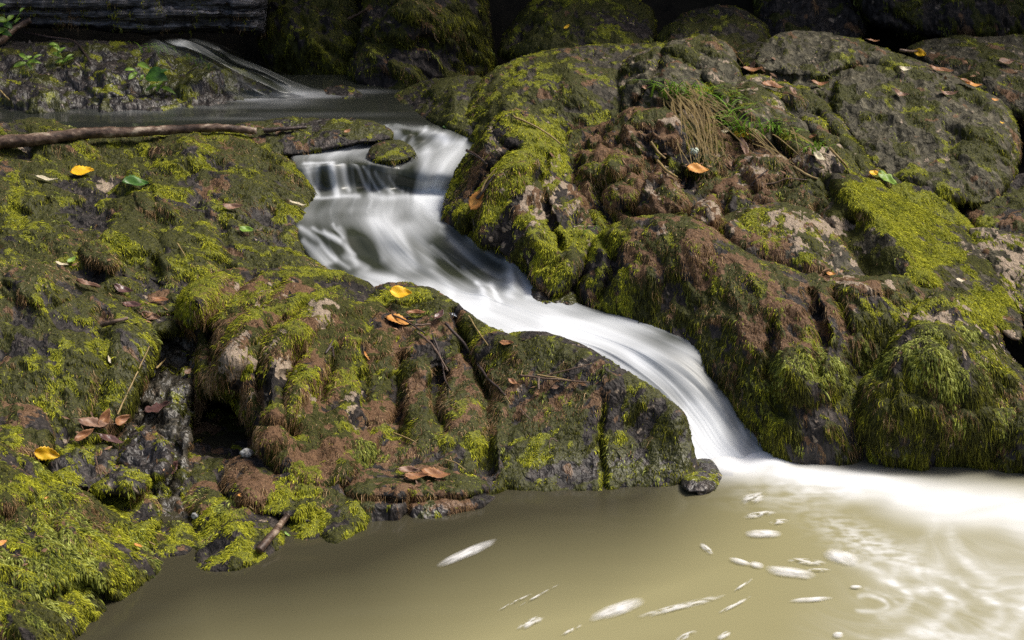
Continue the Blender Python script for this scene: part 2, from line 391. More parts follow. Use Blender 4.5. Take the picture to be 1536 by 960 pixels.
    def curves(nm, sets):
        sets = [x for x in sets if x is not None]
        if not sets: return
        hc = bpy.data.hair_curves.new(nm)
        sizes = np.concatenate([np.full(len(x[0]), x[3]) for x in sets])
        hc.add_curves([int(x) for x in sizes])
        pos = np.concatenate([x[0].reshape(-1, 3) for x in sets]) - np.array(loc)
        rad = np.concatenate([x[1].ravel() for x in sets]); cols = np.concatenate([x[2].reshape(-1, 3) for x in sets])
        hc.attributes['position'].data.foreach_set('vector', pos.astype(np.float32).ravel())
        ra = hc.attributes.get('radius') or hc.attributes.new('radius', 'FLOAT', 'POINT'); ra.data.foreach_set('value', rad.astype(np.float32))
        ca = hc.attributes.new('col', 'FLOAT_COLOR', 'POINT'); ca.data.foreach_set('color', np.c_[cols, np.ones(len(cols))].astype(np.float32).ravel())
        hc.materials.append(M_HAIR)
        ho = bpy.data.objects.new(nm, hc); C.objects.link(ho); ho.parent = o; ho['kind'] = 'stuff'
        STAT[nm] = STAT.get(nm, 0) + len(sizes)
    GP = [(.34, (.026, .028, .007)), (.28, (.07, .072, .012)), (.24, (.15, .15, .017)), (.14, (.30, .30, .022))]
    YP = [(.2, (.08, .10, .010)), (.4, (.22, .23, .014)), (.4, (.40, .40, .03))]
    BP = [(.30, (.09, .052, .024)), (.38, (.26, .162, .078)), (.32, (.50, .35, .19))]
    LP = [(.3, (.06, .075, .015)), (.4, (.17, .19, .03)), (.3, (.30, .33, .08))]
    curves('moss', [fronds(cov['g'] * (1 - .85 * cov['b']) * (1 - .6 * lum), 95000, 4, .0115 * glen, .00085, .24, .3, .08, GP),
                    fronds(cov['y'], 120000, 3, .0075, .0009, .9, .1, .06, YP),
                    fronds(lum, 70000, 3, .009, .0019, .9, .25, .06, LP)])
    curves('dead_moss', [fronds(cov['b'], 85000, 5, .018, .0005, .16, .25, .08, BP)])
    return o
STAT = {}

# ------------------------------------------------------------------ growth zones over the rocks
zone('b', (300, 212, 90, 22, .6), (60, 250, 60, 14, .25), (145, 372, 22, 20, .9), (60, 415, 90, 26, .5), (30, 600, 40, 40, .6), (200, 450, 60, 20, .3), (250, 310, 40, 25, .35),
     (430, 195, 30, 10, .3), (350, 420, 90, 26, .5), (320, 480, 40, 60, .5), (450, 500, 90, 60, .45), (395, 660, 60, 60, .5), (500, 650, 70, 60, .5), (600, 520, 70, 40, .3), (650, 600, 80, 60, .35),
     (780, 610, 130, 40, .5), (590, 690, 90, 30, .7), (640, 740, 60, 20, .5), (330, 580, 40, 90, .35), (120, 800, 50, 20, .35), (260, 760, 40, 20, .2),
     (1100, 400, 130, 45, .7), (1150, 470, 80, 50, .65), (1200, 500, 60, 60, .5), (1280, 420, 90, 14, .7), (1010, 345, 40, 20, .4), (1000, 300, 120, 40, .5), (1150, 265, 90, 35, .45), (930, 250, 60, 40, .6), (1100, 215, 60, 30, .6),
     (800, 300, 40, 22, .6), (740, 280, 40, 30, .5), (870, 300, 30, 40, .4), (960, 180, 60, 25, .7), (1180, 330, 40, 25, .5), (1500, 600, 50, 30, .35), (1360, 640, 50, 25, .2), (1280, 470, 60, 30, .2), (1080, 345, 60, 14, .5))
zone('y', (290, 448, 26, 30, 1.4), (365, 455, 50, 20, .35), (400, 500, 70, 60, .3), (440, 570, 50, 50, .3), (560, 670, 60, 30, .4), (680, 660, 40, 25, .45), (745, 645, 30, 30, .35), (350, 790, 40, 30, .5), (455, 790, 35, 30, .55),
     (610, 440, 40, 12, .4), (550, 560, 30, 20, .2), (180, 750, 50, 30, .6), (210, 800, 70, 30, .4), (120, 830, 80, 50, .3), (60, 760, 60, 40, .3), (40, 690, 40, 30, .35), (420, 410, 40, 12, .3),
     (150, 285, 22, 16, .6), (75, 530, 24, 14, .35), (60, 450, 60, 20, .1),
     (800, 215, 40, 35, .6), (760, 270, 40, 30, .7), (700, 320, 30, 22, .6), (830, 350, 40, 40, .55), (800, 390, 40, 30, .5), (840, 240, 30, 40, .6), (910, 360, 30, 30, .7), (1060, 350, 40, 16, .5), (920, 400, 40, 30, .3),
     (1345, 315, 70, 40, 1.), (1410, 375, 60, 45, .9), (1485, 450, 36, 36, .8), (1290, 285, 25, 18, .7), (1210, 290, 40, 18, .25), (1150, 330, 40, 25, .5), (1270, 330, 30, 20, .2), (1370, 470, 40, 30, .4), (1500, 470, 30, 20, .4),
     (800, 110, 60, 40, .1), (740, 120, 40, 30, .1), (1080, 130, 30, 20, .1))
zone('l', (1220, 560, 55, 45, .75), (1400, 540, 90, 50, .65), (1290, 545, 40, 30, .5), (100, 850, 80, 35, .6), (60, 790, 60, 30, .35), (85, 880, 30, 20, .5), (560, 680, 40, 20, .35), (330, 760, 30, 20, .2), (1470, 650, 60, 25, .4))
zone('t', (350, 545, 27, 32, 0.54), (425, 548, 17, 27, 0.50), (480, 470, 20, 16, 0.40), (372, 600, 17, 16, 0.43), (530, 600, 11, 24, 0.29), (455, 610, 11, 24, 0.29), (160, 272, 16, 11, 0.58), (70, 430, 32, 12, 0.18), (345, 430, 24, 11, 0.22), (410, 440, 24, 12, 0.22),
     (1385, 480, 32, 27, 0.43), (1490, 520, 28, 32, 0.43), (1450, 460, 24, 16, 0.29), (1240, 340, 32, 17, 0.54), (1180, 345, 20, 24, 0.29), (1270, 425, 24, 14, 0.36), (1330, 430, 12, 11, 0.65), (790, 310, 24, 32, 0.36), (830, 290, 24, 32, 0.29), (740, 215, 12, 32, 0.22), (1000, 350, 12, 20, 0.50),
     (1020, 180, 22, 11, 0.58), (1130, 260, 32, 20, 0.43), (1220, 240, 40, 16, 0.43), (1060, 310, 16, 16, 0.36), (975, 285, 14, 12, 0.43), (1520, 400, 24, 32, 0.36), (870, 320, 16, 19, 0.22))
zone('y', (1205, 300, 50, 28, -.4), (1270, 335, 26, 30, -.4), (1320, 385, 34, 30, -.5))
zone('t', (352, 540, 26, 30, .3), (425, 548, 14, 28, .4), (480, 470, 20, 14, .4), (372, 600, 16, 16, .3), (390, 470, 14, 12, .4), (530, 600, 10, 26, .3), (455, 610, 10, 24, .3))
zone('g', (1205, 300, 60, 30, .4), (1305, 385, 55, 45, .5), (1230, 600, 120, 60, .4), (960, 470, 110, 50, .35), (1420, 620, 120, 60, .45), (420, 260, 60, 50, .3), (850, 640, 120, 60, .25))
zone('w', (250, 600, 70, 120, .6), (900, 700, 160, 30, .4), (500, 180, 80, 25, .4), (200, 110, 200, 60, .5), (1060, 600, 60, 80, .5), (400, 330, 80, 60, .2), (820, 435, 60, 20, .6), (1300, 690, 300, 25, .6), (650, 770, 120, 20, .6), (60, 330, 120, 60, .15))

# ------------------------------------------------------------------ far rocks in the shade
STR = (.75, -.1, -.55)
rock('long dark weathered log with silvery wet grain lying along the top left edge', [(-300, -60), (395, -50), (402, 20), (396, 58), (330, 46), (200, 52), (90, 40), (-300, 44)],
     [(-300, 0, 7.0), (400, 0, 7.05), (200, 40, 7.0), (100, -40, 7.05), (400, 50, 7.05)], g=0, b=.03, t=0, wet=.6, R=.11, amp=.014, strata=(.02, .2, 1), name='fallen_log', cat='log', mat=M_LOG, rag=4, lump=3,
     creases=[([(-300, 12), (120, 18), (250, 8), (400, 16)], 4, .03), ([(-280, 30), (100, 28), (240, 34), (390, 30)], 4, .03), ([(120, -8), (300, 2), (400, -6)], 3, .025)])
rock('dark green mossy rock face right of the log, behind the upper pool', [(380, -60), (560, -60), (556, 40), (540, 120), (500, 150), (440, 140), (410, 110), (385, 60)],
     [(390, -50, 7.3), (550, -50, 7.3), (470, 60, 7.05), (480, 130, 7.0), (400, 120, 7.2)], g=.7, y=.05, b=.05, R=.16, amp=.03, wet=.2, glen=1.4, name='mossy_boulder', cat='boulder')
rock('tall mossy brown boulder standing at the back of the upper pool', [(524, 150), (522, 95), (540, 50), (548, -60), (715, -60), (735, 20), (738, 90), (728, 150), (620, 165)],
     [(540, -50, 7.15), (700, -50, 7.1), (620, 20, 6.8), (600, 135, 6.65), (720, 120, 6.85), (530, 130, 6.8)], g=.55, y=.03, b=.15, R=.16, amp=.03, glen=1.6, wet=.2, strata=STR,
     creases=[([(545, 60), (610, 72), (660, 60)], 7, .05)], name='mossy_boulder', cat='boulder')
rock('dim mossy boulder with a brighter green cap, at top centre above the long boulder', [(745, 90), (758, 45), (785, 5), (850, -15), (940, -12), (985, 20), (980, 90), (880, 110)],
     [(760, 40, 7.0), (850, -10, 7.05), (970, 10, 7.0), (860, 80, 6.75)], g=.8, y=.12, b=.05, R=.16, amp=.02, name='mossy_boulder', cat='boulder')
rock('rounded dark boulder with mossy back lying right of centre along the top edge', [(985, 60), (1000, 35), (1035, 16), (1090, 6), (1130, 22), (1156, 48), (1150, 90), (1060, 100), (990, 90)],
     [(990, 50, 6.85), (1090, 8, 6.95), (1150, 50, 6.85), (1070, 70, 6.65)], g=.55, y=.08, t=.01, R=.12, amp=.02, tone=.2, name='mossy_boulder', cat='boulder')
rock('dark overhanging boulder at the top right corner, mossy underneath the shade', [(1265, -60), (1850, -60), (1850, 50), (1500, 62), (1380, 58), (1310, 44), (1280, 0)],
     [(1280, -40, 7.4), (1400, 40, 7.2), (1830, 40, 7.3), (1450, -50, 7.4)], g=.55, y=.05, R=.16, amp=.03, name='mossy_boulder', cat='boulder')
rock('black rock in the deep shade between the rounded boulder and the top right boulder', [(1120, -60), (1300, -60), (1300, 80), (1200, 90), (1140, 70)],
     [(1140, 0, 7.5), (1280, 0, 7.5), (1200, 60, 7.3)], g=.25, y=0, b=.05, R=.12, amp=.03, name='shaded_rock')
rock('far right grey rock behind the big grey boulder, flat topped', [(1350, 75), (1390, 58), (1440, 54), (1850, 50), (1850, 200), (1520, 190), (1440, 140)],
     [(1370, 70, 6.7), (1830, 60, 6.7), (1480, 120, 6.45), (1830, 180, 6.35)], g=.35, y=.05, t=.03, R=.1, amp=.022, fac=.2, tone=.55, strata=STR, name='grey_boulder', cat='boulder')
rock('small grey block wedged between the rounded boulder and the big grey boulder', [(1095, 75), (1130, 60), (1165, 66), (1160, 100), (1120, 105)], [(1100, 80, 6.6), (1160, 70, 6.6), (1130, 100, 6.4)], g=.3, R=.06, amp=.015, tone=.5, name='grey_boulder', cat='boulder')
# upper left wet boulder
rock('wet black boulder with trickling water under the log at upper left', [(-300, 70), (20, 62), (110, 60), (200, 66), (270, 78), (330, 95), (380, 120), (415, 150), (380, 172), (200, 185), (-300, 195)],
     [(-280, 75, 6.85), (110, 62, 6.9), (260, 80, 6.85), (400, 140, 6.6), (200, 120, 6.55), (40, 120, 6.55), (100, 165, 6.35), (300, 158, 6.4), (0, 170, 6.3)],
     g=.3, y=.12, b=.02, t=0, wet=.7, R=.1, amp=.03, glen=.6, dens=.5, pool=.49, name='wet_boulder', cat='boulder', bumps=[(60, 150, 60, 30, .06), (150, 110, 60, 40, .06)])
rock('small black wet stone sitting in the dark upper pool', [(478, 150), (486, 132), (505, 127), (530, 130), (548, 142), (546, 158), (510, 164), (484, 160)], [(480, 150, 6.55), (510, 128, 6.65), (510, 155, 6.5)], g=.2, wet=.8, R=.05, amp=.014, pool=.5, name='stone', cat='stone')
# ------------------------------------------------------------------ right bank, back row
rock('long smooth mossy boulder with a pale rim, behind the pointed rock', [(684, 190), (700, 150), (720, 120), (760, 92), (800, 78), (860, 70), (930, 66), (1005, 62), (1020, 90), (1000, 130), (960, 160), (940, 210), (860, 225), (760, 230), (690, 222)],
     [(690, 190, 6.0), (720, 120, 6.2), (800, 78, 6.35), (1000, 64, 6.4), (760, 160, 5.95), (860, 130, 6.0), (950, 150, 6.0), (860, 215, 5.85), (700, 215, 5.9)],
     g=.7, y=.16, b=.2, t=.02, R=.12, amp=.016, fac=.4, tone=.3, glen=1.1, pool=.49, name='mossy_boulder', cat='boulder', lump=5)
rock('low moss covered shoulder rock at the right edge of the upper pool', [(584, 152), (600, 136), (640, 120), (690, 113), (722, 112), (735, 140), (722, 190), (712, 210), (680, 198), (640, 180), (600, 166)],
     [(590, 150, 6.5), (620, 128, 6.6), (720, 114, 6.4), (640, 165, 6.25), (690, 190, 6.0), (720, 200, 5.95), (680, 145, 6.2)], g=.7, y=.05, b=.1, R=.06, amp=.014, wet=.4, pool=.5, name='mossy_boulder', cat='boulder')
rock('upright grey block with mossy cracks, right end of the long boulder', [(925, 110), (940, 85), (985, 68), (1020, 58), (1060, 52), (1092, 62), (1112, 100), (1105, 150), (1060, 190), (990, 200), (935, 180)],
     [(930, 110, 6.1), (1050, 54, 6.25), (1100, 80, 6.15), (1000, 120, 5.9), (1080, 140, 5.85), (960, 170, 5.85), (1040, 185, 5.8)], g=.34, y=.06, t=.06, tone=.75, R=.06, amp=.03, fac=.3, strata=STR, name='grey_boulder', cat='boulder',
     creases=[([(1000, 60), (990, 100), (960, 150), (940, 180)], 6, .06), ([(1010, 90), (1050, 110), (1075, 150)], 5, .04)])
rock('speckled grey green rock behind the grass tuft', [(1080, 140), (1110, 112), (1150, 112), (1180, 140), (1190, 190), (1175, 225), (1110, 225), (1080, 190)],
     [(1085, 140, 5.95), (1150, 115, 6.0), (1190, 190, 5.8), (1120, 170, 5.7), (1120, 215, 5.65)], g=.4, y=.1, t=.08, tone=.9, fac=.2, R=.07, amp=.018, name='grey_boulder', cat='boulder')
rock('large grey rounded boulder with streaked face at upper right, dry leaves on it', [(1125, 100), (1140, 65), (1175, 46), (1240, 46), (1290, 60), (1340, 76), (1400, 100), (1460, 128), (1510, 155), (1530, 200), (1528, 250), (1505, 290), (1480, 310), (1400, 300), (1340, 275), (1305, 250), (1262, 185), (1240, 160), (1160, 130)],
     [(1130, 100, 6.15), (1190, 48, 6.35), (1290, 62, 6.35), (1400, 100, 6.2), (1510, 158, 6.0), (1525, 250, 5.7), (1260, 130, 6.0), (1265, 180, 5.85), (1330, 150, 5.95), (1400, 180, 5.85), (1350, 250, 5.6), (1450, 270, 5.55), (1480, 200, 5.75)],
     g=.34, y=.06, b=.06, t=.01, tone=.65, R=.06, amp=.022, fac=.6, strata=(.35, -.1, -.9), name='grey_boulder', cat='boulder', lump=5, creases=[([(1240, 165), (1255, 110), (1300, 100), (1340, 110)], 6, .05), ([(1130, 110), (1190, 118), (1245, 125)], 6, .04)])
rock('diagonal mossy slab leaning along the left foot of the large grey boulder', [(1120, 130), (1160, 118), (1210, 132), (1250, 165), (1290, 225), (1320, 265), (1290, 285), (1240, 275), (1200, 240), (1160, 200), (1130, 165)],
     [(1130, 135, 6.0), (1210, 135, 5.95), (1310, 262, 5.45), (1200, 200, 5.65), (1240, 260, 5.4), (1150, 170, 5.8)], g=.5, y=.12, t=.05, tone=.6, R=.06, amp=.022, strata=(.7, -.2, -.7), name='mossy_boulder', cat='boulder',
     creases=[([(1150, 130), (1200, 180), (1260, 265)], 5, .04), ([(1190, 130), (1240, 190), (1290, 260)], 5, .04)])
rock('dark mossy wedge rock below the right end of the large grey boulder', [(1300, 250), (1340, 258), (1390, 275), (1420, 300), (1450, 330), (1480, 345), (1440, 350), (1380, 330), (1320, 300)],
     [(1310, 255, 5.6), (1390, 278, 5.5), (1460, 340, 5.35), (1350, 300, 5.35), (1420, 330, 5.3)], g=.6, y=.1, R=.06, amp=.02, name='mossy_boulder', cat='boulder')
rock('dark mossy wedge rock at the right edge under the large grey boulder', [(1420, 290), (1460, 262), (1520, 262), (1850, 250), (1850, 350), (1540, 352), (1470, 345), (1430, 320)],
     [(1430, 295, 5.65), (1520, 265, 5.7), (1830, 300, 5.6), (1480, 330, 5.4)], g=.55, y=.05, R=.06, amp=.02, name='mossy_boulder', cat='boulder')
rock('dark low rock with brown tufts at the right edge beside the yellow slab', [(1450, 325), (1490, 312), (1850, 315), (1850, 400), (1530, 385), (1480, 350)], [(1460, 325, 5.4), (1830, 320, 5.45), (1520, 360, 5.2)], g=.35, b=.35, R=.06, amp=.02, name='mossy_boulder', cat='boulder')
# hummocky shelf
rock('hummocky shelf of rock matted with dark and brown moss, behind the brown boulder', [(845, 205), (900, 185), (960, 165), (1040, 175), (1110, 205), (1190, 215), (1260, 250), (1330, 262), (1330, 300), (1230, 350), (1100, 370), (960, 365), (880, 350), (850, 280)],
     [(850, 210, 5.75), (950, 170, 5.8), (1050, 190, 5.75), (1190, 220, 5.65), (1320, 265, 5.45), (1230, 340, 5.15), (1100, 360, 5.05), (960, 360, 5.1), (870, 340, 5.2), (950, 260, 5.45), (1100, 270, 5.4)],
     g=.45, y=.08, b=.34, t=.05, R=.05, amp=.042, strata=(.4, -.5, -.7), lump=9, name='rock_shelf', cat='rock',
     bumps=[(1000, 200, 50, 30, .06), (940, 215, 40, 22, .05), (1150, 260, 50, 26, .07), (900, 260, 40, 24, .05), (1050, 240, 50, 26, .06), (960, 290, 40, 22, .05), (1220, 270, 40, 26, .05)])
HUM = [('brown capped mossy hummock left of the hanging straw', [(930, 215), (938, 180), (965, 160), (1000, 165), (1030, 190), (1035, 225), (1000, 245), (950, 240)], 5.55, .3, .5, .2),
       ('small brown hummock with a tan bald top behind the brown boulder', [(952, 322), (962, 285), (985, 258), (1008, 262), (1030, 290), (1040, 325), (1000, 335)], 5.2, .15, .7, .3),
       ('shaggy brown hummock with a pale split face beside the tan rock', [(1030, 335), (1040, 305), (1058, 288), (1075, 292), (1085, 325), (1078, 345)], 5.05, .1, .8, .35),
       ('dark brown round hummock below the tangled roots', [(1120, 300), (1135, 276), (1160, 268), (1185, 280), (1190, 305), (1150, 315)], 5.3, .1, .9, .05),
       ('low dark brown hummock to the left of the round one', [(1060, 290), (1085, 265), (1125, 258), (1150, 275), (1140, 300), (1090, 310)], 5.35, .2, .75, .05),
       ('ragged tan and brown lump under the end of the straw', [(1095, 265), (1105, 235), (1140, 225), (1180, 235), (1200, 262), (1180, 285), (1130, 290)], 5.45, .2, .4, .55),
       ('bare tan rooty hump above the yellow slab', [(1180, 255), (1200, 225), (1235, 222), (1262, 245), (1268, 268), (1220, 285)], 5.4, .2, .35, .6),
       ('green and brown hummock right of the pointed rock', [(865, 260), (880, 235), (915, 222), (950, 235), (960, 262), (920, 280)], 5.4, .4, .5, .1),
       ('dark hummock behind the small bald brown one', [(905, 300), (920, 275), (950, 268), (975, 285), (975, 310), (930, 322)], 5.28, .4, .6, .05)]
for lab, ol, yy, gg, bb, tt in HUM:
    vm = max(p[1] for p in ol); vt = min(p[1] for p in ol); uc = sum(p[0] for p in ol) / len(ol)
    rock(lab, ol, [(uc, vt, yy + .08), (uc - 20, vm, yy - .05), (uc + 20, vm, yy - .05), (uc, (vm + vt) / 2, yy - .02)], g=gg, b=bb, t=tt * .35, y=.1, R=.035, amp=.03, rag=8, thick=.15, lump=9, glen=1.2, group='moss hummocks behind the brown boulder', name='hummock', cat='hummock')
# pointed rock by the cascade
rock('pointed rock with bright moss and a ridge, right beside the cascade', [(660, 322), (672, 285), (690, 245), (715, 220), (735, 188), (752, 172), (778, 164), (800, 172), (830, 188), (856, 216), (868, 255), (885, 300), (905, 340), (885, 390), (862, 430), (835, 452), (810, 440), (785, 402), (740, 372), (700, 352), (668, 340)],
     [(662, 325, 5.42), (690, 245, 5.6), (735, 188, 5.6), (778, 166, 5.6), (830, 190, 5.6), (868, 255, 5.5), (700, 345, 5.28), (785, 400, 5.08), (830, 448, 4.95), (770, 230, 5.38), (755, 290, 5.22), (720, 300, 5.3), (810, 290, 5.22), (800, 360, 5.05), (850, 320, 5.2), (850, 400, 5.0), (900, 345, 5.2)],
     g=.42, y=.22, b=.2, t=.06, wet=.25, R=.05, amp=.026, strata=(-.55, -.2, -.8), pool=.25, name='mossy_boulder', cat='boulder',
     creases=[([(772, 228), (735, 262), (712, 300), (705, 340)], 6, .07), ([(820, 240), (815, 300), (840, 370)], 5, .05), ([(752, 172), (745, 210), (772, 232)], 5, .03)], bumps=[(690, 322, 30, 26, .05)])
# yellow slab + tan rock + far right rocks
rock('sharp edged sloping slab covered in bright yellow green moss', [(1165, 305), (1200, 282), (1232, 264), (1252, 259), (1295, 264), (1345, 292), (1400, 322), (1450, 345), (1490, 400), (1515, 450), (1536, 480), (1530, 520), (1470, 470), (1420, 440), (1395, 432), (1340, 430), (1290, 435), (1255, 420), (1230, 350), (1205, 325)],
     [(1170, 305, 5.4), (1252, 260, 5.3), (1300, 268, 5.35), (1400, 322, 5.25), (1460, 350, 5.2), (1330, 350, 4.97), (1390, 415, 4.8), (1272, 285, 5.18), (1300, 317, 5.07), (1360, 383, 4.88), (1350, 300, 5.28), (1400, 380, 5.08), (1240, 290, 5.3), (1280, 335, 5.16), (1268, 360, 5.06), (1300, 400, 4.94), (1350, 415, 4.85), (1280, 430, 4.9), (1450, 420, 4.95), (1520, 470, 4.85), (1215, 310, 5.3), (1250, 330, 5.12)],
     g=.4, y=.06, b=.05, t=.02, tone=.4, wet=.05, R=.02, amp=.007, fac=.12, rag=2, strata=(.75, -.2, -.6), name='mossy_slab', cat='slab', creases=[([(1300, 300), (1360, 350), (1420, 420)], 4, .02)])
rock('grey angular rock with pinkish pale face at the far right edge', [(1448, 345), (1480, 340), (1520, 352), (1850, 390), (1850, 500), (1540, 480), (1500, 440), (1470, 390)],
     [(1450, 345, 5.22), (1520, 352, 5.2), (1830, 420, 5.0), (1500, 420, 5.0), (1540, 475, 4.9)], g=.1, y=.05, t=.3, tone=.6, wet=.1, R=.04, amp=.02, strata=(.6, -.2, -.7), name='grey_boulder', cat='boulder')
rock('tan patched rock with sparse moss in front of the yellow slab', [(1070, 345), (1085, 325), (1120, 308), (1170, 303), (1220, 318), (1252, 342), (1276, 378), (1300, 412), (1312, 430), (1280, 430), (1230, 420), (1170, 400), (1110, 380)],
     [(1075, 340, 5.1), (1150, 305, 5.15), (1250, 342, 5.06), (1300, 420, 4.82), (1240, 425, 4.8), (1180, 398, 4.84), (1110, 370, 4.95), (1200, 355, 4.93), (1250, 385, 4.88)],
     g=.35, y=.2, b=.2, t=.14, tone=.4, R=.035, amp=.02, strata=(.5, -.2, -.8), name='mossy_boulder', cat='boulder')
# big brown boulder
rock('big boulder draped in brown dead moss, its foot beside the white chute', [(855, 445), (866, 415), (885, 380), (893, 352), (930, 332), (975, 322), (1020, 322), (1060, 336), (1100, 366), (1140, 385), (1200, 405), (1280, 415), (1390, 412), (1422, 440), (1400, 500), (1340, 560), (1310, 620), (1305, 740), (1170, 740), (1140, 660), (1090, 600), (1030, 545), (960, 505), (890, 480)],
     [(860, 450, 4.98), (893, 355, 5.05), (975, 324, 5.02), (1050, 332, 4.95), (1140, 386, 4.82), (1250, 414, 4.82), (1400, 418, 4.8), (960, 495, 4.8), (1040, 545, 4.64), (1100, 600, 4.52), (1150, 660, 4.4), (1160, 740, 4.38), (1300, 740, 4.34), (960, 410, 4.86), (1050, 430, 4.78), (1130, 420, 4.7), (1200, 460, 4.6), (1290, 450, 4.66), (1200, 560, 4.45), (1240, 640, 4.36), (1290, 560, 4.55), (1050, 370, 4.84)],
     g=.55, y=.12, b=.24, t=.01, wet=.3, R=.06, amp=.016, fac=.5, strata=(.45, -.3, -.85), pool=0., glen=1.7, lump=6, name='mossy_boulder', cat='boulder',
     creases=[([(905, 360), (925, 400), (900, 450)], 7, .04), ([(1215, 440), (1235, 500), (1225, 560)], 7, .06), ([(1250, 435), (1275, 500)], 6, .05), ([(1160, 480), (1150, 560), (1170, 620)], 8, .03)], bumps=[(1215, 560, 60, 50, .05), (1290, 430, 60, 14, .03)])
rock('rounded front boulder with leafy green moss at the right edge of the pool', [(1268, 640), (1280, 590), (1310, 550), (1345, 500), (1385, 450), (1410, 436), (1450, 445), (1490, 480), (1515, 530), (1545, 560), (1570, 600), (1850, 620), (1850, 740), (1290, 740)],
     [(1270, 640, 4.42), (1310, 550, 4.5), (1385, 452, 4.66), (1440, 445, 4.68), (1510, 520, 4.6), (1830, 620, 4.5), (1400, 540, 4.4), (1340, 600, 4.36), (1460, 580, 4.38), (1540, 640, 4.38), (1300, 740, 4.37), (1450, 740, 4.35), (1830, 740, 4.37), (1420, 660, 4.34)],
     g=.62, y=.14, b=.12, t=.03, wet=.25, R=.07, amp=.02, fac=.8, strata=(.3, -.3, -.9), pool=0., glen=1.9, lump=6, name='mossy_boulder', cat='boulder', bumps=[(1360, 640, 70, 50, .03), (1480, 650, 80, 40, .03)])
rock('low mossy rock with brown top at the right edge above the pool', [(1490, 600), (1510, 575), (1850, 560), (1850, 740), (1470, 740), (1470, 660)], [(1500, 590, 4.5), (1830, 570, 4.5), (1540, 650, 4.3), (1480, 740, 4.33), (1830, 740, 4.33)], g=.5, y=.1, b=.35, wet=.3, R=.06, amp=.02, pool=0., glen=1.8, name='mossy_boulder', cat='boulder')
rock('wet black stone at the foot of the pointed rock beside the foam', [(790, 440), (805, 418), (835, 425), (862, 435), (870, 460), (830, 470), (800, 462)], [(795, 440, 5.0), (860, 440, 4.98), (830, 462, 4.9)], g=.15, wet=.95, R=.04, amp=.014, name='stone', cat='stone')
# ------------------------------------------------------------------ left bank
rock('low mossy rim between the upper pool and the first cascade', [(330, 200), (360, 184), (420, 178), (480, 176), (530, 178), (570, 184), (592, 198), (585, 212), (550, 214), (500, 222), (455, 232), (400, 236)],
     [(340, 200, 6.0), (450, 178, 6.08), (560, 182, 6.05), (588, 200, 5.97), (500, 205, 5.93), (455, 228, 5.84), (540, 212, 5.9)], g=.55, y=.08, b=.08, wet=.5, R=.04, amp=.014, pool=.47, name='mossy_rock', cat='rock')
rock('broad mossy bank rock filling the left side, streaming green moss', [(-300, 190), (0, 180), (60, 178), (110, 192), (200, 200), (290, 192), (360, 195), (410, 215), (440, 240), (462, 275), (472, 298), (458, 320), (448, 350), (460, 385), (500, 415), (470, 440), (380, 440), (280, 470), (200, 480), (60, 470), (-300, 440)],
     [(-300, 200, 5.95), (60, 180, 6.05), (200, 200, 6.0), (290, 192, 6.02), (400, 212, 5.95), (468, 296, 5.58), (450, 350, 5.32), (500, 412, 5.06), (380, 430, 5.0), (240, 465, 4.8), (0, 440, 4.9), (200, 250, 5.75), (80, 280, 5.6), (300, 225, 5.8), (380, 280, 5.55), (200, 330, 5.3), (60, 350, 5.25), (320, 360, 5.2), (120, 400, 5.0), (420, 380, 5.15)],
     g=.88, y=.17, b=.16, t=.01, wet=.35, R=.07, amp=.022, fac=.6, strata=(.75, -.35, -.5), lump=5, pool=.26, name='mossy_bank', cat='rock',
     creases=[([(0, 235), (120, 245), (200, 238), (300, 240)], 12, .03), ([(230, 300), (240, 350), (235, 400)], 8, .04), ([(0, 320), (100, 330), (190, 390), (240, 440)], 10, .03), ([(330, 330), (340, 380), (330, 420)], 8, .03)],
     bumps=[(310, 225, 90, 34, .06), (155, 380, 36, 30, .08), (250, 300, 45, 28, .05), (380, 275, 60, 45, .04)])
rock('steep dark green mound left of the wet gully', [(-300, 380), (0, 370), (60, 390), (130, 425), (190, 460), (235, 490), (240, 520), (218, 570), (195, 620), (170, 650), (120, 690), (60, 700), (-300, 700)],
     [(-300, 380, 4.9), (0, 372, 4.9), (130, 428, 4.82), (232, 492, 4.68), (60, 460, 4.66), (160, 520, 4.55), (40, 560, 4.45), (130, 600, 4.38), (190, 620, 4.36), (60, 690, 4.2), (-300, 680, 4.15)],
     g=.88, y=.12, b=.14, t=.01, wet=.4, R=.07, amp=.02, fac=.6, strata=(.4, -.3, -.9), lump=5, name='mossy_boulder', cat='boulder', creases=[([(150, 470), (160, 540), (140, 620)], 10, .04)], bumps=[(60, 430, 60, 30, .04)])
rock('brown topped mossy rock at the left edge above the yellow leaf', [(-300, 600), (0, 592), (50, 605), (80, 640), (75, 690), (-300, 700)], [(-280, 600, 4.35), (40, 606, 4.36), (70, 680, 4.15), (-40, 680, 4.1)], g=.4, b=.5, R=.05, amp=.02, name='mossy_boulder', cat='boulder')
rock('sloping wet dark slate in the gully between the left mound and the brown rock', [(120, 700), (150, 620), (185, 540), (215, 480), (255, 462), (300, 470), (304, 530), (290, 600), (284, 700), (296, 790), (240, 790), (160, 760)],
     [(130, 690, 4.45), (185, 600, 4.62), (225, 500, 4.82), (290, 480, 4.86), (330, 560, 4.68), (320, 700, 4.28), (260, 775, 4.03), (250, 620, 4.42), (210, 710, 4.2), (170, 740, 4.2)],
     g=.16, y=.03, b=.04, t=.01, wet=.85, R=.03, amp=.03, strata=(-.75, -.1, .6), lump=5, name='wet_slate', cat='rock', creases=[([(290, 500), (250, 580), (200, 680)], 5, .03), ([(300, 580), (270, 650), (250, 740)], 5, .03)], tone=.3, dens=.7)
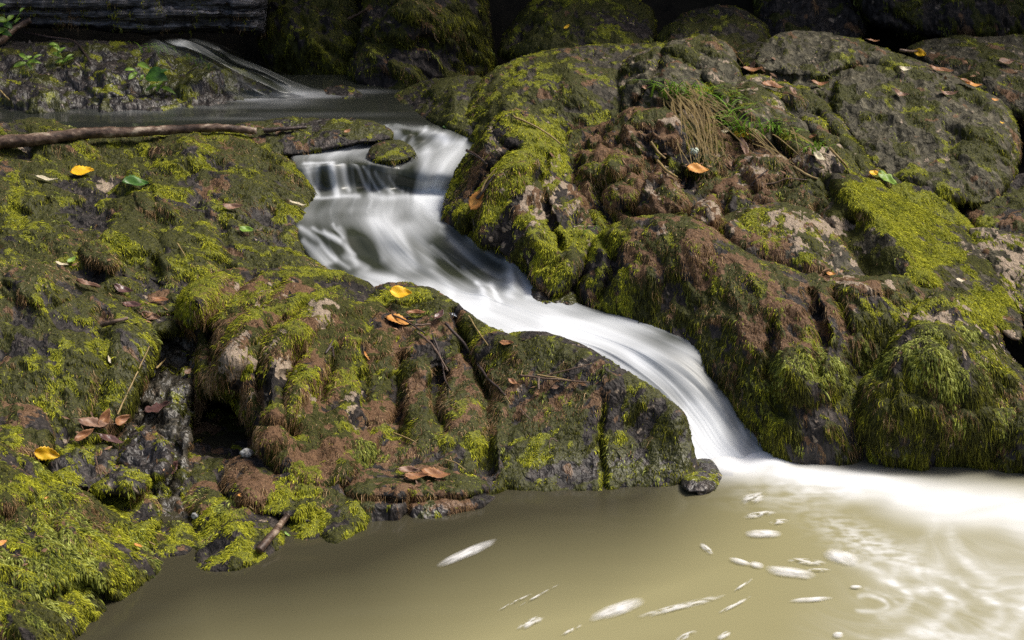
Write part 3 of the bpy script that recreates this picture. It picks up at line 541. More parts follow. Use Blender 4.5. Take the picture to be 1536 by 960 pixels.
rock('small green rock wedged at the head of the gully', [(180, 470), (215, 440), (260, 430), (300, 445), (310, 480), (270, 500), (230, 500), (195, 495)], [(190, 475, 4.8), (260, 432, 4.95), (300, 480, 4.85), (240, 495, 4.7)], g=.65, y=.08, b=.1, wet=.3, R=.04, amp=.018, name='mossy_boulder', cat='boulder')
rock('black wet stone low in the gully beside the maroon leaf', [(180, 690), (195, 650), (220, 638), (245, 655), (260, 690), (245, 720), (200, 720)], [(185, 690, 4.2), (220, 640, 4.32), (250, 700, 4.12), (215, 715, 4.08)], g=.2, wet=.7, R=.05, amp=.035, lump=14, name='stone', cat='stone')
rock('dark flat wet stone below the pile of brown leaves', [(70, 690), (110, 672), (170, 668), (200, 690), (230, 720), (200, 745), (130, 740), (80, 720)], [(80, 695, 4.15), (160, 670, 4.25), (220, 720, 4.06), (120, 735, 4.0)], g=.4, wet=.6, y=.12, b=.1, R=.05, amp=.035, lump=12, name='stone', cat='stone')
rock('green wedge shaped mossy rock above the little gully outlet', [(110, 760), (130, 730), (180, 718), (215, 722), (235, 760), (245, 785), (220, 800), (150, 810)], [(120, 760, 4.05), (180, 720, 4.15), (230, 765, 4.0), (240, 785, 3.94), (170, 800, 3.9)], g=.5, y=.35, R=.03, amp=.014, glen=.7, name='mossy_boulder', cat='boulder')
rock('near mossy bank rock at the bottom left corner, yellow green', [(-300, 660), (-20, 655), (40, 690), (80, 715), (130, 745), (180, 778), (235, 800), (275, 832), (272, 856), (240, 872), (205, 890), (185, 920), (140, 950), (120, 1030), (-300, 1030)],
     [(-300, 660, 4.1), (0, 660, 4.12), (80, 715, 4.08), (180, 778, 3.95), (270, 835, 3.82), (250, 870, 3.74), (190, 910, 3.6), (130, 955, 3.48), (0, 760, 3.8), (100, 800, 3.72), (160, 850, 3.64), (60, 900, 3.46), (-280, 850, 3.5), (0, 1000, 3.28), (110, 1020, 3.36)],
     g=.72, y=.18, b=.2, t=.01, l=.15, wet=.2, R=.06, amp=.026, fac=.55, strata=(.6, -.4, -.7), lump=6, pool=0., name='mossy_bank', cat='rock',
     creases=[([(0, 780), (60, 760), (80, 800)], 10, .05), ([(60, 900), (130, 880), (170, 910)], 10, .05), ([(20, 700), (100, 760), (190, 800)], 9, .03)], bumps=[(70, 950, 70, 50, .05)])
rock('flat green stone at the waterline by the gully mouth', [(195, 805), (215, 785), (270, 780), (292, 800), (288, 835), (250, 845), (215, 830)], [(200, 805, 3.95), (270, 782, 3.98), (285, 830, 3.84), (230, 835, 3.83)], g=.45, y=.25, R=.03, amp=.012, pool=0., glen=.7, name='stone', cat='stone')
# ------------------------------------------------------------------ the middle mass
SM = (-.62, -.25, -.7)
rock('brown and green craggy boulder in the middle, pale patches and a bright moss lump', [(268, 462), (278, 436), (305, 420), (340, 404), (380, 402), (425, 398), (480, 404), (525, 412), (560, 430), (600, 470), (610, 530), (600, 600), (570, 680), (520, 740), (470, 740), (430, 722), (402, 694), (384, 660), (362, 622), (338, 590), (312, 592), (300, 640), (284, 650), (286, 590), (296, 540), (298, 500), (276, 488)],
     [(270, 465, 4.78), (305, 420, 4.92), (380, 402, 4.98), (480, 404, 5.02), (555, 428, 4.98), (345, 450, 4.78), (430, 450, 4.76), (520, 470, 4.74), (300, 520, 4.7), (340, 540, 4.48), (420, 560, 4.42), (500, 560, 4.5), (590, 560, 4.6), (300, 640, 4.55), (340, 650, 4.5), (390, 650, 4.26), (470, 640, 4.3), (560, 650, 4.35), (400, 720, 4.1), (500, 730, 4.1), (340, 690, 4.35), (285, 450, 4.72)],
     g=.55, y=.22, b=.46, t=.02, wet=.15, R=.045, amp=.019, strata=SM, lump=5, name='craggy_boulder', cat='boulder', seed=301,
     creases=[([(318, 500), (324, 545)], 10, .12), ([(440, 452), (385, 480), (340, 545), (330, 590)], 15, -.05), ([(485, 470), (432, 508), (408, 560), (404, 625)], 14, -.055), ([(478, 545), (445, 590), (420, 640)], 12, -.05), ([(530, 600), (505, 650), (520, 705)], 18, -.045),
              ([(455, 462), (402, 505), (385, 560), (392, 620)], 6, .05), ([(455, 520), (432, 570), (424, 625)], 6, .07), ([(505, 520), (492, 570), (480, 600)], 7, .06), ([(380, 412), (350, 450), (312, 480)], 5, .03), ([(425, 425), (400, 455), (360, 470)], 5, .03), ([(560, 480), (545, 530), (548, 600)], 6, .035), ([(370, 650), (410, 640), (440, 650)], 8, .05), ([(560, 640), (600, 655), (600, 690)], 5, .03)],
     bumps=[(390, 660, 30, 26, .05)])
rock('dark cave like recess wall under the brown craggy boulder', [(262, 600), (290, 560), (340, 560), (400, 620), (430, 700), (420, 760), (340, 790), (270, 780)], [(270, 600, 4.75), (340, 570, 4.95), (340, 660, 4.55), (420, 700, 4.25), (290, 740, 4.13), (400, 765, 4.06), (280, 780, 4.02)], g=.25, b=.1, wet=.3, R=.03, amp=.03, name='recess_rock')
rock('dark ridge of wet moss and brown mats beside the foam, twigs on its back', [(545, 440), (575, 424), (605, 420), (640, 430), (680, 452), (705, 472), (735, 490), (775, 508), (800, 540), (790, 600), (770, 680), (765, 760), (560, 740), (540, 660), (545, 560), (535, 490)],
     [(550, 440, 4.98), (605, 422, 5.06), (660, 440, 4.92), (700, 468, 4.81), (735, 488, 4.69), (775, 506, 4.6), (795, 525, 4.55), (600, 480, 4.8), (680, 500, 4.74), (600, 560, 4.55), (700, 560, 4.56), (780, 600, 4.5), (560, 660, 4.34), (650, 650, 4.32), (740, 660, 4.3), (600, 720, 4.17), (760, 740, 4.19)],
     g=.62, y=.1, b=.28, t=.01, wet=.35, R=.035, amp=.017, strata=SM, lump=5, pool=0., name='craggy_boulder', cat='boulder',
     creases=[([(680, 470), (705, 540), (745, 600)], 7, .06), ([(600, 540), (590, 600), (600, 650)], 10, .07), ([(660, 560), (650, 610), (665, 640)], 8, .07), ([(720, 560), (735, 620), (730, 700)], 7, .05)],
     bumps=[(610, 440, 50, 18, .04)])
rock('wet black rock with fine green specks along the left of the white chute', [(730, 515), (775, 496), (830, 498), (882, 520), (934, 555), (988, 587), (1027, 616), (1040, 658), (1045, 700), (1060, 740), (740, 760), (745, 640)],
     [(750, 520, 4.62), (830, 505, 4.58), (930, 560, 4.46), (1020, 618, 4.34), (1040, 680, 4.28), (800, 580, 4.48), (880, 600, 4.42), (950, 640, 4.38), (780, 660, 4.33), (880, 680, 4.3), (760, 745, 4.18), (900, 730, 4.2), (1040, 735, 4.22)],
     g=.62, y=.08, b=.06, t=0, wet=.4, R=.045, amp=.013, strata=SM, lump=5, pool=0., glen=.9, name='wet_boulder', cat='boulder',
     creases=[([(905, 600), (900, 660), (905, 730)], 5, .03)])
rock('smooth wet foot stone where the chute enters the pool', [(1025, 700), (1035, 684), (1060, 682), (1085, 700), (1092, 716), (1070, 740), (1020, 740)], [(1030, 695, 4.33), (1075, 690, 4.36), (1050, 725, 4.2), (1085, 725, 4.24)], g=.15, wet=1., R=.03, amp=.008, glen=.5, dens=.6, name='stone', cat='stone')
rock('flat shelf ledge with rusty leaf litter at the edge of the pool', [(505, 715), (520, 698), (580, 690), (640, 694), (700, 712), (745, 722), (749, 742), (735, 756), (720, 770), (660, 785), (600, 800), (540, 800), (510, 760)],
     [(510, 716, 4.2), (600, 692, 4.28), (740, 724, 4.22), (600, 738, 4.07), (540, 742, 4.05), (690, 740, 4.1), (600, 746, 4.05), (720, 752, 4.1), (600, 795, 4.03), (530, 795, 4.02), (700, 780, 4.08)],
     g=.35, y=.1, b=.32, t=0, wet=.35, dens=.7, fac=.15, R=.015, amp=.012, strata=(0, .1, 1), pool=0., glen=.7, name='rock_ledge', cat='ledge', creases=[([(510, 745), (600, 752), (690, 748), (745, 740)], 4, .03), ([(612, 745), (606, 800)], 6, .04)])
rock('short dark ledge block above the rusty shelf', [(590, 690), (600, 668), (640, 660), (665, 672), (662, 700), (620, 708)], [(600, 680, 4.32), (640, 662, 4.38), (655, 695, 4.22), (610, 702, 4.22)], g=.25, b=.4, wet=.4, R=.02, amp=.012, strata=(0, .1, 1), name='rock_ledge', cat='ledge')
for lab, ol, ct, kw in [
    ('green mossy block with hanging fringe at the pool edge, left of the bark chip', [(286, 800), (300, 765), (320, 750), (370, 748), (410, 760), (430, 790), (420, 860), (290, 870), (284, 830)], [(290, 800, 3.98), (320, 752, 4.06), (400, 760, 4.04), (350, 800, 3.88), (300, 850, 3.79), (410, 845, 3.82)], dict(g=.55, y=.3, b=.1)),
    ('rounded mossy block at the pool edge right of the bark chip', [(400, 830), (425, 790), (455, 756), (490, 760), (520, 790), (530, 830), (510, 860), (410, 870)], [(410, 830, 3.92), (460, 758, 4.06), (510, 790, 4.0), (460, 800, 3.93), (420, 855, 3.83), (510, 840, 3.87)], dict(g=.5, y=.35, b=.1)),
    ('brown mossy lump above the pool edge blocks', [(335, 745), (350, 700), (390, 685), (440, 690), (490, 700), (520, 720), (530, 790), (500, 800), (440, 780), (390, 770), (340, 765)], [(340, 740, 4.12), (390, 688, 4.2), (490, 700, 4.2), (520, 780, 4.0), (430, 740, 4.06), (360, 760, 4.02)], dict(g=.45, y=.2, b=.4)),
    ('shaggy brown lump under the pale pebble at the cave mouth', [(335, 720), (345, 690), (372, 680), (410, 690), (420, 730), (400, 760), (350, 755)], [(340, 715, 4.14), (372, 682, 4.2), (415, 720, 4.1), (375, 740, 4.04)], dict(g=.25, y=.05, b=.75)),
    ('dark brown tuft covered stone at the mouth of the gully', [(268, 760), (275, 728), (300, 718), (330, 730), (335, 760), (300, 775)], [(270, 755, 4.1), (300, 720, 4.18), (330, 755, 4.06), (300, 770, 4.0)], dict(g=.3, b=.6, y=.05)),
    ('green mossy step rock left of the shelf ledge', [(470, 760), (480, 715), (515, 705), (545, 725), (550, 770), (540, 800), (500, 830), (480, 810)], [(475, 750, 4.08), (515, 708, 4.18), (545, 760, 4.05), (510, 815, 3.9), (540, 795, 3.96)], dict(g=.55, y=.3, b=.2)),
]:
    rock(lab, ol, ct, R=.035, amp=.02, strata=SM, lump=7, wet=.25, pool=0., name='mossy_boulder', cat='boulder', **kw)
rock('mossy stone in midstream splitting the first cascade', [(550, 236), (556, 220), (580, 210), (605, 210), (622, 220), (624, 234), (600, 242), (570, 244)], [(552, 235, 5.78), (590, 211, 5.88), (620, 225, 5.82), (585, 240, 5.7)], g=.6, y=.12, wet=.5, R=.03, amp=.01, name='stone', cat='stone')

rock('bright lime moss cushion bulging from the left shoulder of the craggy boulder', [(264, 464), (270, 442), (288, 424), (318, 410), (342, 408), (336, 430), (318, 458), (304, 486), (282, 492), (268, 480)], [(268, 465, 4.74), (300, 420, 4.84), (335, 412, 4.88), (300, 485, 4.66), (295, 450, 4.66)],
     g=.3, y=1.3, t=0, R=.05, amp=.012, fac=.3, wet=.1, name='moss_cushion', cat='moss')

# ------------------------------------------------------------------ ground under and behind the rocks
AP = np.concatenate(ALLP); AN = np.concatenate(ALLN)
def ground():
    k = AP[rng.choice(len(AP), 2500, replace=False)]
    xs = np.r_[-60, -25, -10, -5, np.linspace(-3, 3, 70), 5, 10, 25, 60]; ys = np.r_[-40, -15, -4, 0, np.linspace(2.2, 10, 80), 12, 16, 25, 60]
    X, Yv = np.meshgrid(xs, ys); sh = X.shape; X = X.ravel(); Yv = Yv.ravel()
    cx = np.clip(X, -1.9, 1.9); cy = np.clip(Yv, 3.3, 7.2)
    d2 = (cx[:, None] - k[None, :, 0]) ** 2 + (cy[:, None] - k[None, :, 1]) ** 2
    wq = np.exp(-d2 / (2 * .16 ** 2)) + 1e-7 / (d2 + .01)
    z = (wq * k[None, :, 2]).sum(1) / wq.sum(1) - .3
    z = np.where(Yv < 4.0, np.minimum(z, -.25), z)
    z = np.where(Yv < 3.2, -.4, z)
    z = np.maximum(z, np.where(Yv > 7.45, .2 + np.clip(Yv - 7.45, 0, 3) * 1.5, -9))
    z = z + .03 * fbm(np.c_[X * 3, Yv * 3, X * 0], 3, 5) + np.clip(np.abs(X) - 4, 0, 6) * .3 * (Yv > 4.5)
    I = np.arange(len(X)).reshape(sh); q = np.stack([I[:-1, :-1], I[:-1, 1:], I[1:, 1:], I[1:, :-1]], -1).reshape(-1, 4)
    tag(mesh_np('ground', np.c_[X, Yv, z], q, M_SOIL), kind='structure')
ground()

# ------------------------------------------------------------------ water
def blob(u, v, rows):
    o = 0
    for bu, bv, ru, rv, a in rows: o = o + a * np.exp(-1.2 * (((u - bu) / ru) ** 2 + ((v - bv) / rv) ** 2))
    return o
def grid_faces(nr, nc):
    I = np.arange(nr * nc).reshape(nr, nc)
    return np.stack([I[:-1, :-1], I[1:, :-1], I[1:, 1:], I[:-1, 1:]], -1).reshape(-1, 4)
# lower pool
us = np.r_[-6000, -2500, -900, -300, np.arange(-60, 1610, 3.0), 1900, 2600, 5000, 9000]; vv = np.r_[np.arange(640, 1012, 2.5), 1100, 1300, 1700, 2600, 4200]
U, Vg = np.meshgrid(us, vv); Pz = atZ(U.ravel(), Vg.ravel(), 0.); u, v = U.ravel(), Vg.ravel()
wx = u + 34 * noise(Pz * 4.5, 3) + 12 * noise(Pz * 12, 5); wy = v + 20 * noise(Pz * 4.5, 13) + 7 * noise(Pz * 12, 15)
core = (640 + .0 * u)
# the plume leaves the foot of the chute and runs off to the right
ax = np.clip((wx - 1095) / 460., 0, 1.6); mid = 688 + 74 * ax ** .8 + 14 * ax; wid = 20 + 44 * ax
top = sstep(-1.0, 0., (v - mid) / wid); bot = 1 - sstep(-.2, 1.25, (wy - mid) / wid)
plume = np.where(u > 1060, top * bot * sstep(1060, 1120, u), 0) * (1 - .22 * np.clip(ax, 0, 1))
plume = np.maximum(plume, 1.25 * np.exp(-(((u - 1125) / 75) ** 2 + ((v - 696) / 20) ** 2) * .9))
# thin foam stretched and folded by the eddies below it
bx = u + 95 * noise(Pz * 2.3, 21) + 46 * noise(Pz * 5.2, 22) + 16 * noise(Pz * 12, 26); by = v * 1.9 + 120 * noise(Pz * 2.3, 23) + 60 * noise(Pz * 5.2, 24) + 20 * noise(Pz * 12, 27)
sw = np.stack([(bx * .8 + by * .6) / 210, (by * .8 - bx * .6) / 62, 0 * u], -1)
filam = np.clip(ridged(sw, 4, 61) * 1.25 - .1, 0, 1) ** 2. * (.35 + .65 * uni(noise(Pz * 4, 25))) + .35 * np.clip(ridged(sw * 3.1 + 9, 3, 65) - .1, 0, 1)
reg = sstep(1230, 1420, u + (v - 800) * .5) * sstep(770, 860, v + 25 * noise(Pz * 3, 2)) * (.55 + .45 * sstep(1250, 1500, u))
haze = .07 * sstep(1150, 1450, u + (v - 760) * .3) * (1 - .5 * sstep(830, 960, v))
spk = .3 * np.exp(-(((u - 1300) / 75) ** 2 + ((v - 815 - (u - 1300) * .45) / 24) ** 2)) * uni(fbm(Pz * np.array([28, 60, 1]), 3, 8)) * 1.8
arcs = 0
xw = u + 7 * noise(Pz * 9, 81) + 3 * noise(Pz * 30, 82); yw = v + 4 * noise(Pz * 9, 83) + 1.5 * noise(Pz * 30, 84)
for pl, wd, am in [([(1285, 916), (1318, 918), (1332, 908), (1308, 895), (1290, 896)], 4, .5), ([(1365, 948), (1412, 928), (1426, 902), (1406, 884), (1385, 884)], 11, .42), ([(1255, 832), (1310, 855), (1350, 880), (1400, 890), (1445, 908)], 12, .34), ([(1340, 870), (1362, 893), (1354, 915), (1322, 926)], 9, .36),
                   ([(1440, 965), (1482, 942), (1502, 912), (1472, 890)], 12, .36), ([(1380, 855), (1430, 870), (1480, 900), (1545, 912)], 8, .34), ([(1345, 858), (1380, 822), (1402, 786)], 10, .2), ([(1425, 800), (1465, 860), (1545, 902)], 14, .24), ([(1330, 962), (1382, 950), (1440, 958)], 10, .42), ([(1500, 960), (1530, 930), (1545, 880)], 14, .3), ([(1300, 885), (1330, 895), (1345, 905)], 5, .25)]:
    pl = catmull(pl, 24)
    for off in (-.7, 0, .75):
        d = seg_dist(xw + off * wd * .5, yw + off * wd * .55, pl, False)[0]
        arcs = arcs + am * .36 * np.exp(-(d / (wd * .6)) ** 2)
arcs = arcs * (.35 + .65 * uni(fbm(Pz * np.array([22, 40, 1]), 3, 85)))
foamv = np.clip(plume * (.94 + .22 * noise(np.c_[wx / 90, wy / 9, 0 * u], 31)) + haze + .34 * reg * filam + arcs + spk + .25 * np.exp(-(((u - 1200) / 80) ** 2 + ((v - 740) / 22) ** 2)) * uni(fbm(Pz * np.array([14, 30, 1]), 3, 9)) * 1.6, 0, 1)
refl_shal = np.clip(1 - seg_dist(u, v, [(-100, 1010), (110, 965), (200, 895), (285, 850), (420, 842), (520, 825), (610, 790), (745, 752), (1040, 722), (1100, 715)], False)[0] / np.interp(u, [0, 400, 900, 1100], [300, 240, 180, 130]), 0, 1) * sstep(1210, 930, u)  # bank reflection painted dark on the pool margin, over the shallow bed tone
refl_shal = np.where(inside(u, v, [(-7000, 600), (1100, 600), (1100, 715), (745, 750), (520, 825), (285, 850), (110, 965), (-100, 1010), (-7000, 1010)]), 1, refl_shal) ; refl_shal = np.maximum(np.clip(refl_shal ** .85 * 1.05, 0, .95), .85 * sstep(1150, 1260, u) * (1 - sstep(700, 745, v + .0 * u)))  # last term paints the dark rock reflection along the right bank
Pz[:, 2] += .002 * noise(Pz * np.array([6, 14, 1]), 71) + plume * .012 * (1 + noise(Pz * 9, 72))
tag(mesh_np('pool_water', Pz, grid_faces(len(vv), len(us)), M_POOL, attrs=dict(foam=('FLOAT', foamv), reflect_shallow=('FLOAT', refl_shal), alpha=('FLOAT', np.ones(len(u))))), kind='structure')
# upper pool
us = np.arange(-120, 800, 5.); vv = np.arange(112, 197, 1.6)
U, Vg = np.meshgrid(us, vv); u, v = U.ravel(), Vg.ravel(); v = 112 + (v - 112) * np.interp(u, [0, 330, 420, 560, 600], [1, 1, .86, .86, 1]); Pz = atZ(u, v, .5)
fo = blob(u, v, [(450, 142, 60, 5, .75), (370, 149, 40, 3, .6), (590, 194, 50, 8, .25), (660, 197, 60, 6, .3), (200, 168, 80, 5, .12), (420, 152, 60, 8, .2), (540, 137, 40, 3, .25), (260, 160, 160, 4, .12), (330, 178, 120, 3, .1), (480, 172, 120, 4, .08)]) * (.75 + .5 * noise(np.c_[u / 60, v / 4, 0 * u], 3))
Pz[:, 2] += .002 * noise(Pz * np.array([5, 14, 1]), 71)
tag(mesh_np('upper_pool_water', Pz, grid_faces(len(vv), len(us)), M_UPPER, attrs=dict(foam=('FLOAT', np.clip(fo, 0, 1)), reflect_shallow=('FLOAT', 0 * u), alpha=('FLOAT', np.ones(len(u))))), kind='structure')
# cascades: cross-sections (left u, v, right u, v, z, base whiteness)
def stream(name, secs, nl, nc, blobs, dark=(), ridge=.012, fade=(.08, .08), fs=5., extra=None, lift=None, threads=()):
    q = catmull([s for s in secs], nl); t = np.linspace(0, 1, nc)
    u = q[:, 0:1] * (1 - t) + q[:, 2:3] * t; v = q[:, 1:2] * (1 - t) + q[:, 3:4] * t; z = np.repeat(q[:, 4:5], nc, 1); wb = np.repeat(q[:, 5:6], nc, 1)
    v = v + 5 * noise(np.stack([np.tile(t * 6, (nl, 1)), np.repeat(np.linspace(0, 3, nl)[:, None], nc, 1), 0 * u + 4], -1), 99)
    P = atZ(u.ravel(), v.ravel(), z.ravel()); u, v, wb = u.ravel(), v.ravel(), wb.ravel()
    mid = P.reshape(nl, nc, 3)[:, nc // 2]; s = np.r_[0, np.cumsum(np.linalg.norm(np.diff(mid, axis=0), axis=1))]
    T = np.tile(t, nl); Sx = np.repeat(s, nc); wT = T + .018 * noise(np.c_[T * 6, Sx * 5, 0 * T], 91)
    st = fbm(np.c_[wT * fs, Sx * 1.6, 0 * T], 3, 12); fine = fbm(np.c_[wT * fs * 3.4, Sx * 2.2, 0 * T + 3], 3, 14)
    pat = fbm(np.c_[wT * fs * .5, Sx * 4.5, 0 * T + 6], 2, 18)
    steep = np.clip(-np.gradient(q[:, 4]) / (np.gradient(s) + 1e-6), 0, 1); steep = np.repeat(steep, nc); steepv = steep
    uw = u + 7 * noise(np.c_[wT * 5, Sx * 5, 0 * T + 8], 95) + 4 * noise(np.c_[wT * 14, Sx * 9, 0 * T + 8], 97); vw = v + 6 * noise(np.c_[wT * 5, Sx * 5, 0 * T + 18], 96)
    f = wb + blob(uw, vw, blobs)
    for (a0, b0, a1, b1, sw_, am) in threads:
        dx, dy = a1 - a0, b1 - b0; tt = ((uw - a0) * dx + (vw - b0) * dy) / (dx * dx + dy * dy); d = np.hypot(uw - a0 - np.clip(tt, 0, 1) * dx, vw - b0 - np.clip(tt, 0, 1) * dy)
        f = f + am * np.exp(-(d / sw_) ** 2) * (1 + .5 * fine)
    f = np.maximum(f, .10) + .22 * np.clip(fine * 1.6 - .15, 0, 1) * (f < .5)
    f = np.clip(f - .1 + (.34 * st + (.05 + .16 * steepv) * fine + .26 * pat) * np.clip(1.35 - np.abs(f - .45) * 1.2, .15, 1), 0, 1)
    a = sstep(0, fade[0], T) * sstep(0, fade[1], 1 - T)
    steep = np.clip(-np.gradient(q[:, 4]) / (np.gradient(s) + 1e-6), 0, 1); steep = np.repeat(steep, nc)
    P[:, 2] += ridge * (.6 * st + .3 * fine) * (.35 + steep) 
    if lift is not None: P[:, 2] += blob(u, v, lift)
    if extra is not None: a = a * extra(T, Sx / s[-1])
    tag(mesh_np(name, P, grid_faces(nl, nc), M_STREAM, attrs=dict(foam=('FLOAT', f), reflect_shallow=('FLOAT', 0 * f), alpha=('FLOAT', a))), kind='structure')
stream('cascade_water', [
    (545, 186, 730, 190, .502, .08), (535, 196, 728, 204, .499, .1), (500, 212, 722, 220, .475, .16), (440, 230, 712, 240, .46, .2), (440, 246, 700, 256, .452, .16), (445, 262, 690, 270, .425, .1), (455, 282, 680, 285, .385, .14),
    (460, 296, 675, 300, .372, .3), (445, 315, 680, 318, .368, .3), (440, 334, 700, 338, .363, .24), (442, 352, 725, 360, .345, .17), (455, 380, 762, 385, .31, .13), (490, 412, 800, 412, .28, .2),
    (540, 436, 835, 436, .262, .5), (630, 456, 870, 455, .255, .85), (700, 482, 905, 466, .25, .94), (755, 508, 975, 484, .245, .9), (835, 530, 1060, 525, .22, .58), (920, 582, 1110, 572, .15, .48), (975, 636, 1140, 615, .08, .58), (1010, 682, 1160, 650, .03, .85), (1040, 716, 1200, 680, -.008, 1.1)],
    460, 170, [(545, 372, 26, 24, -.12), (600, 264, 30, 14, -.08),
               (900, 465, 70, 12, -.55), (1000, 500, 50, 22, -.5), (1070, 560, 30, 40, -.4), (1100, 640, 16, 40, -.3), (1125, 670, 14, 22, -.45), (860, 535, 50, 12, -.35), (960, 590, 40, 14, -.2), (1050, 650, 25, 50, .3)],
    threads=[(830, 488, 960, 545, 24, .3), (960, 545, 1040, 620, 20, .3), (1040, 620, 1090, 690, 18, .35), (1040, 630, 1050, 690, 16, .25), (1090, 600, 1130, 680, 6, .15), (930, 555, 1010, 625, 5, .25), (575, 192, 600, 212, 7, .45), (592, 190, 640, 199, 6, .3), (640, 198, 668, 210, 8, .4), (670, 210, 690, 214, 6, .2), (620, 212, 612, 226, 6, .3),
             (470, 234, 560, 222, 7, .2), (458, 247, 500, 247, 3, .5), (540, 238, 600, 252, 8, .15), (600, 236, 640, 232, 7, .25),
             (672, 222, 652, 290, 22, .62), (698, 218, 684, 284, 12, .3), (640, 228, 632, 290, 11, .38),
             (466, 254, 464, 287, 7, .4), (478, 253, 477, 289, 4, .4), (499, 255, 508, 289, 6, .6), (514, 258, 526, 287, 3.5, .45), (533, 261, 552, 286, 3, .4), (546, 263, 572, 285, 2.5, .35), (566, 266, 590, 287, 2.5, .28), (585, 268, 606, 286, 2.5, .2),
             (466, 294, 540, 295, 3, .4), (560, 293, 640, 297, 6, .35), (640, 293, 668, 292, 9, .35),
             (645, 296, 560, 330, 18, .2), (655, 300, 605, 348, 20, .25), (662, 302, 642, 350, 14, .15), (480, 318, 560, 312, 7, .1),
             (452, 345, 500, 388, 5, .45), (468, 344, 510, 366, 4, .4), (490, 350, 530, 382, 4, .45), (502, 338, 516, 362, 3, .35), (455, 364, 492, 394, 4, .45), (518, 386, 546, 402, 6, .3), (514, 346, 530, 398, 5, .3), (476, 372, 520, 402, 4, .3),
             (580, 334, 602, 398, 20, .36), (560, 330, 574, 384, 9, .22), (622, 340, 644, 392, 13, .24), (600, 345, 622, 400, 6, .2),
             (660, 350, 760, 422, 4, .16), (690, 350, 780, 412, 3, .2), (650, 370, 730, 432, 3, .16), (675, 362, 750, 420, 2.5, .16), (700, 400, 745, 440, 3, .2), (718, 424, 728, 452, 4, .6), (738, 428, 750, 454, 4, .45), (768, 398, 802, 440, 8, .5), (767, 398, 764, 442, 7, .32), (782, 420, 790, 442, 6, .25),
             (556, 428, 640, 441, 12, .4), (640, 440, 720, 460, 13, .35), (650, 408, 676, 440, 7, .25), (540, 412, 590, 420, 8, .25)],
    fade=(.03, .03), lift=[(530, 262, 75, 14, .03), (768, 412, 16, 30, .03), (590, 428, 60, 16, .012), (728, 440, 18, 14, .015), (650, 240, 30, 20, .01), (600, 204, 24, 10, .012), (655, 206, 24, 9, .012), (500, 362, 40, 20, .012)])
stream('upper_cascade_water', [(205, 60, 300, 56, .73, .3), (225, 78, 340, 68, .70, .3), (255, 92, 372, 84, .655, .2), (292, 110, 412, 102, .60, .2), (322, 130, 452, 120, .55, .26), (338, 146, 487, 134, .515, .36), (345, 154, 510, 142, .498, .4)],
    110, 90, [(270, 66, 14, 8, .3), (300, 85, 20, 10, .15)], fade=(.5, .45), fs=9, ridge=.006, extra=lambda T, s_: .75 * sstep(0, .12, s_) * sstep(0, .06, 1 - s_))

# ------------------------------------------------------------------ foam drifting on the pool
def foam_patch(u0, v0, L, Wd, ang, label, thin=False, seed=0):
    nr, nc = 9, 41; r = np.linspace(0, 1, nr); th = np.linspace(0, 2 * math.pi, nc)
    Rr, Th = np.meshgrid(r, th, indexing='ij'); a = math.radians(ang)
    p0 = atZ(u0, v0, 0.)
    jag = 1 + .14 * noise(np.c_[np.cos(Th.ravel()), np.sin(Th.ravel()), 0 * Th.ravel() + seed * 3.3], 5) + .05 * noise(np.c_[np.cos(Th.ravel()) * 3, np.sin(Th.ravel()) * 3, 0 * Th.ravel() + seed], 5)
    du = Rr.ravel() * np.sign(np.cos(Th.ravel())) * np.abs(np.cos(Th.ravel())) ** .75 * L / 2 * jag; dv = Rr.ravel() * np.sin(Th.ravel()) * Wd / 2 * jag
    uu = u0 + du * math.cos(a) + dv * math.sin(a); v_ = v0 - du * math.sin(a) + dv * math.cos(a)
    P = atZ(uu, v_, 0.); x = 1 - Rr.ravel() ** 2
    P[:, 2] = .0045 + .003 * x
    st = uni(fbm(np.c_[du / (13 if thin else 16), dv / 4, 0 * du + seed], 3, 41))
    al = .8 * x ** 1.15 * (np.clip(st * 1.5 - .25, 0, .8) if thin else np.clip(.55 + .5 * st, 0, 1))
    o = mesh_np('foam_patch', P, grid_faces(nr, nc), M_FOAM, P.mean(0), attrs=dict(foam=('FLOAT', np.ones(len(P))), reflect_shallow=('FLOAT', np.zeros(len(P))), alpha=('FLOAT', al)))
    tag(o, label, 'foam patch', 'foam patches drifting on the pool')
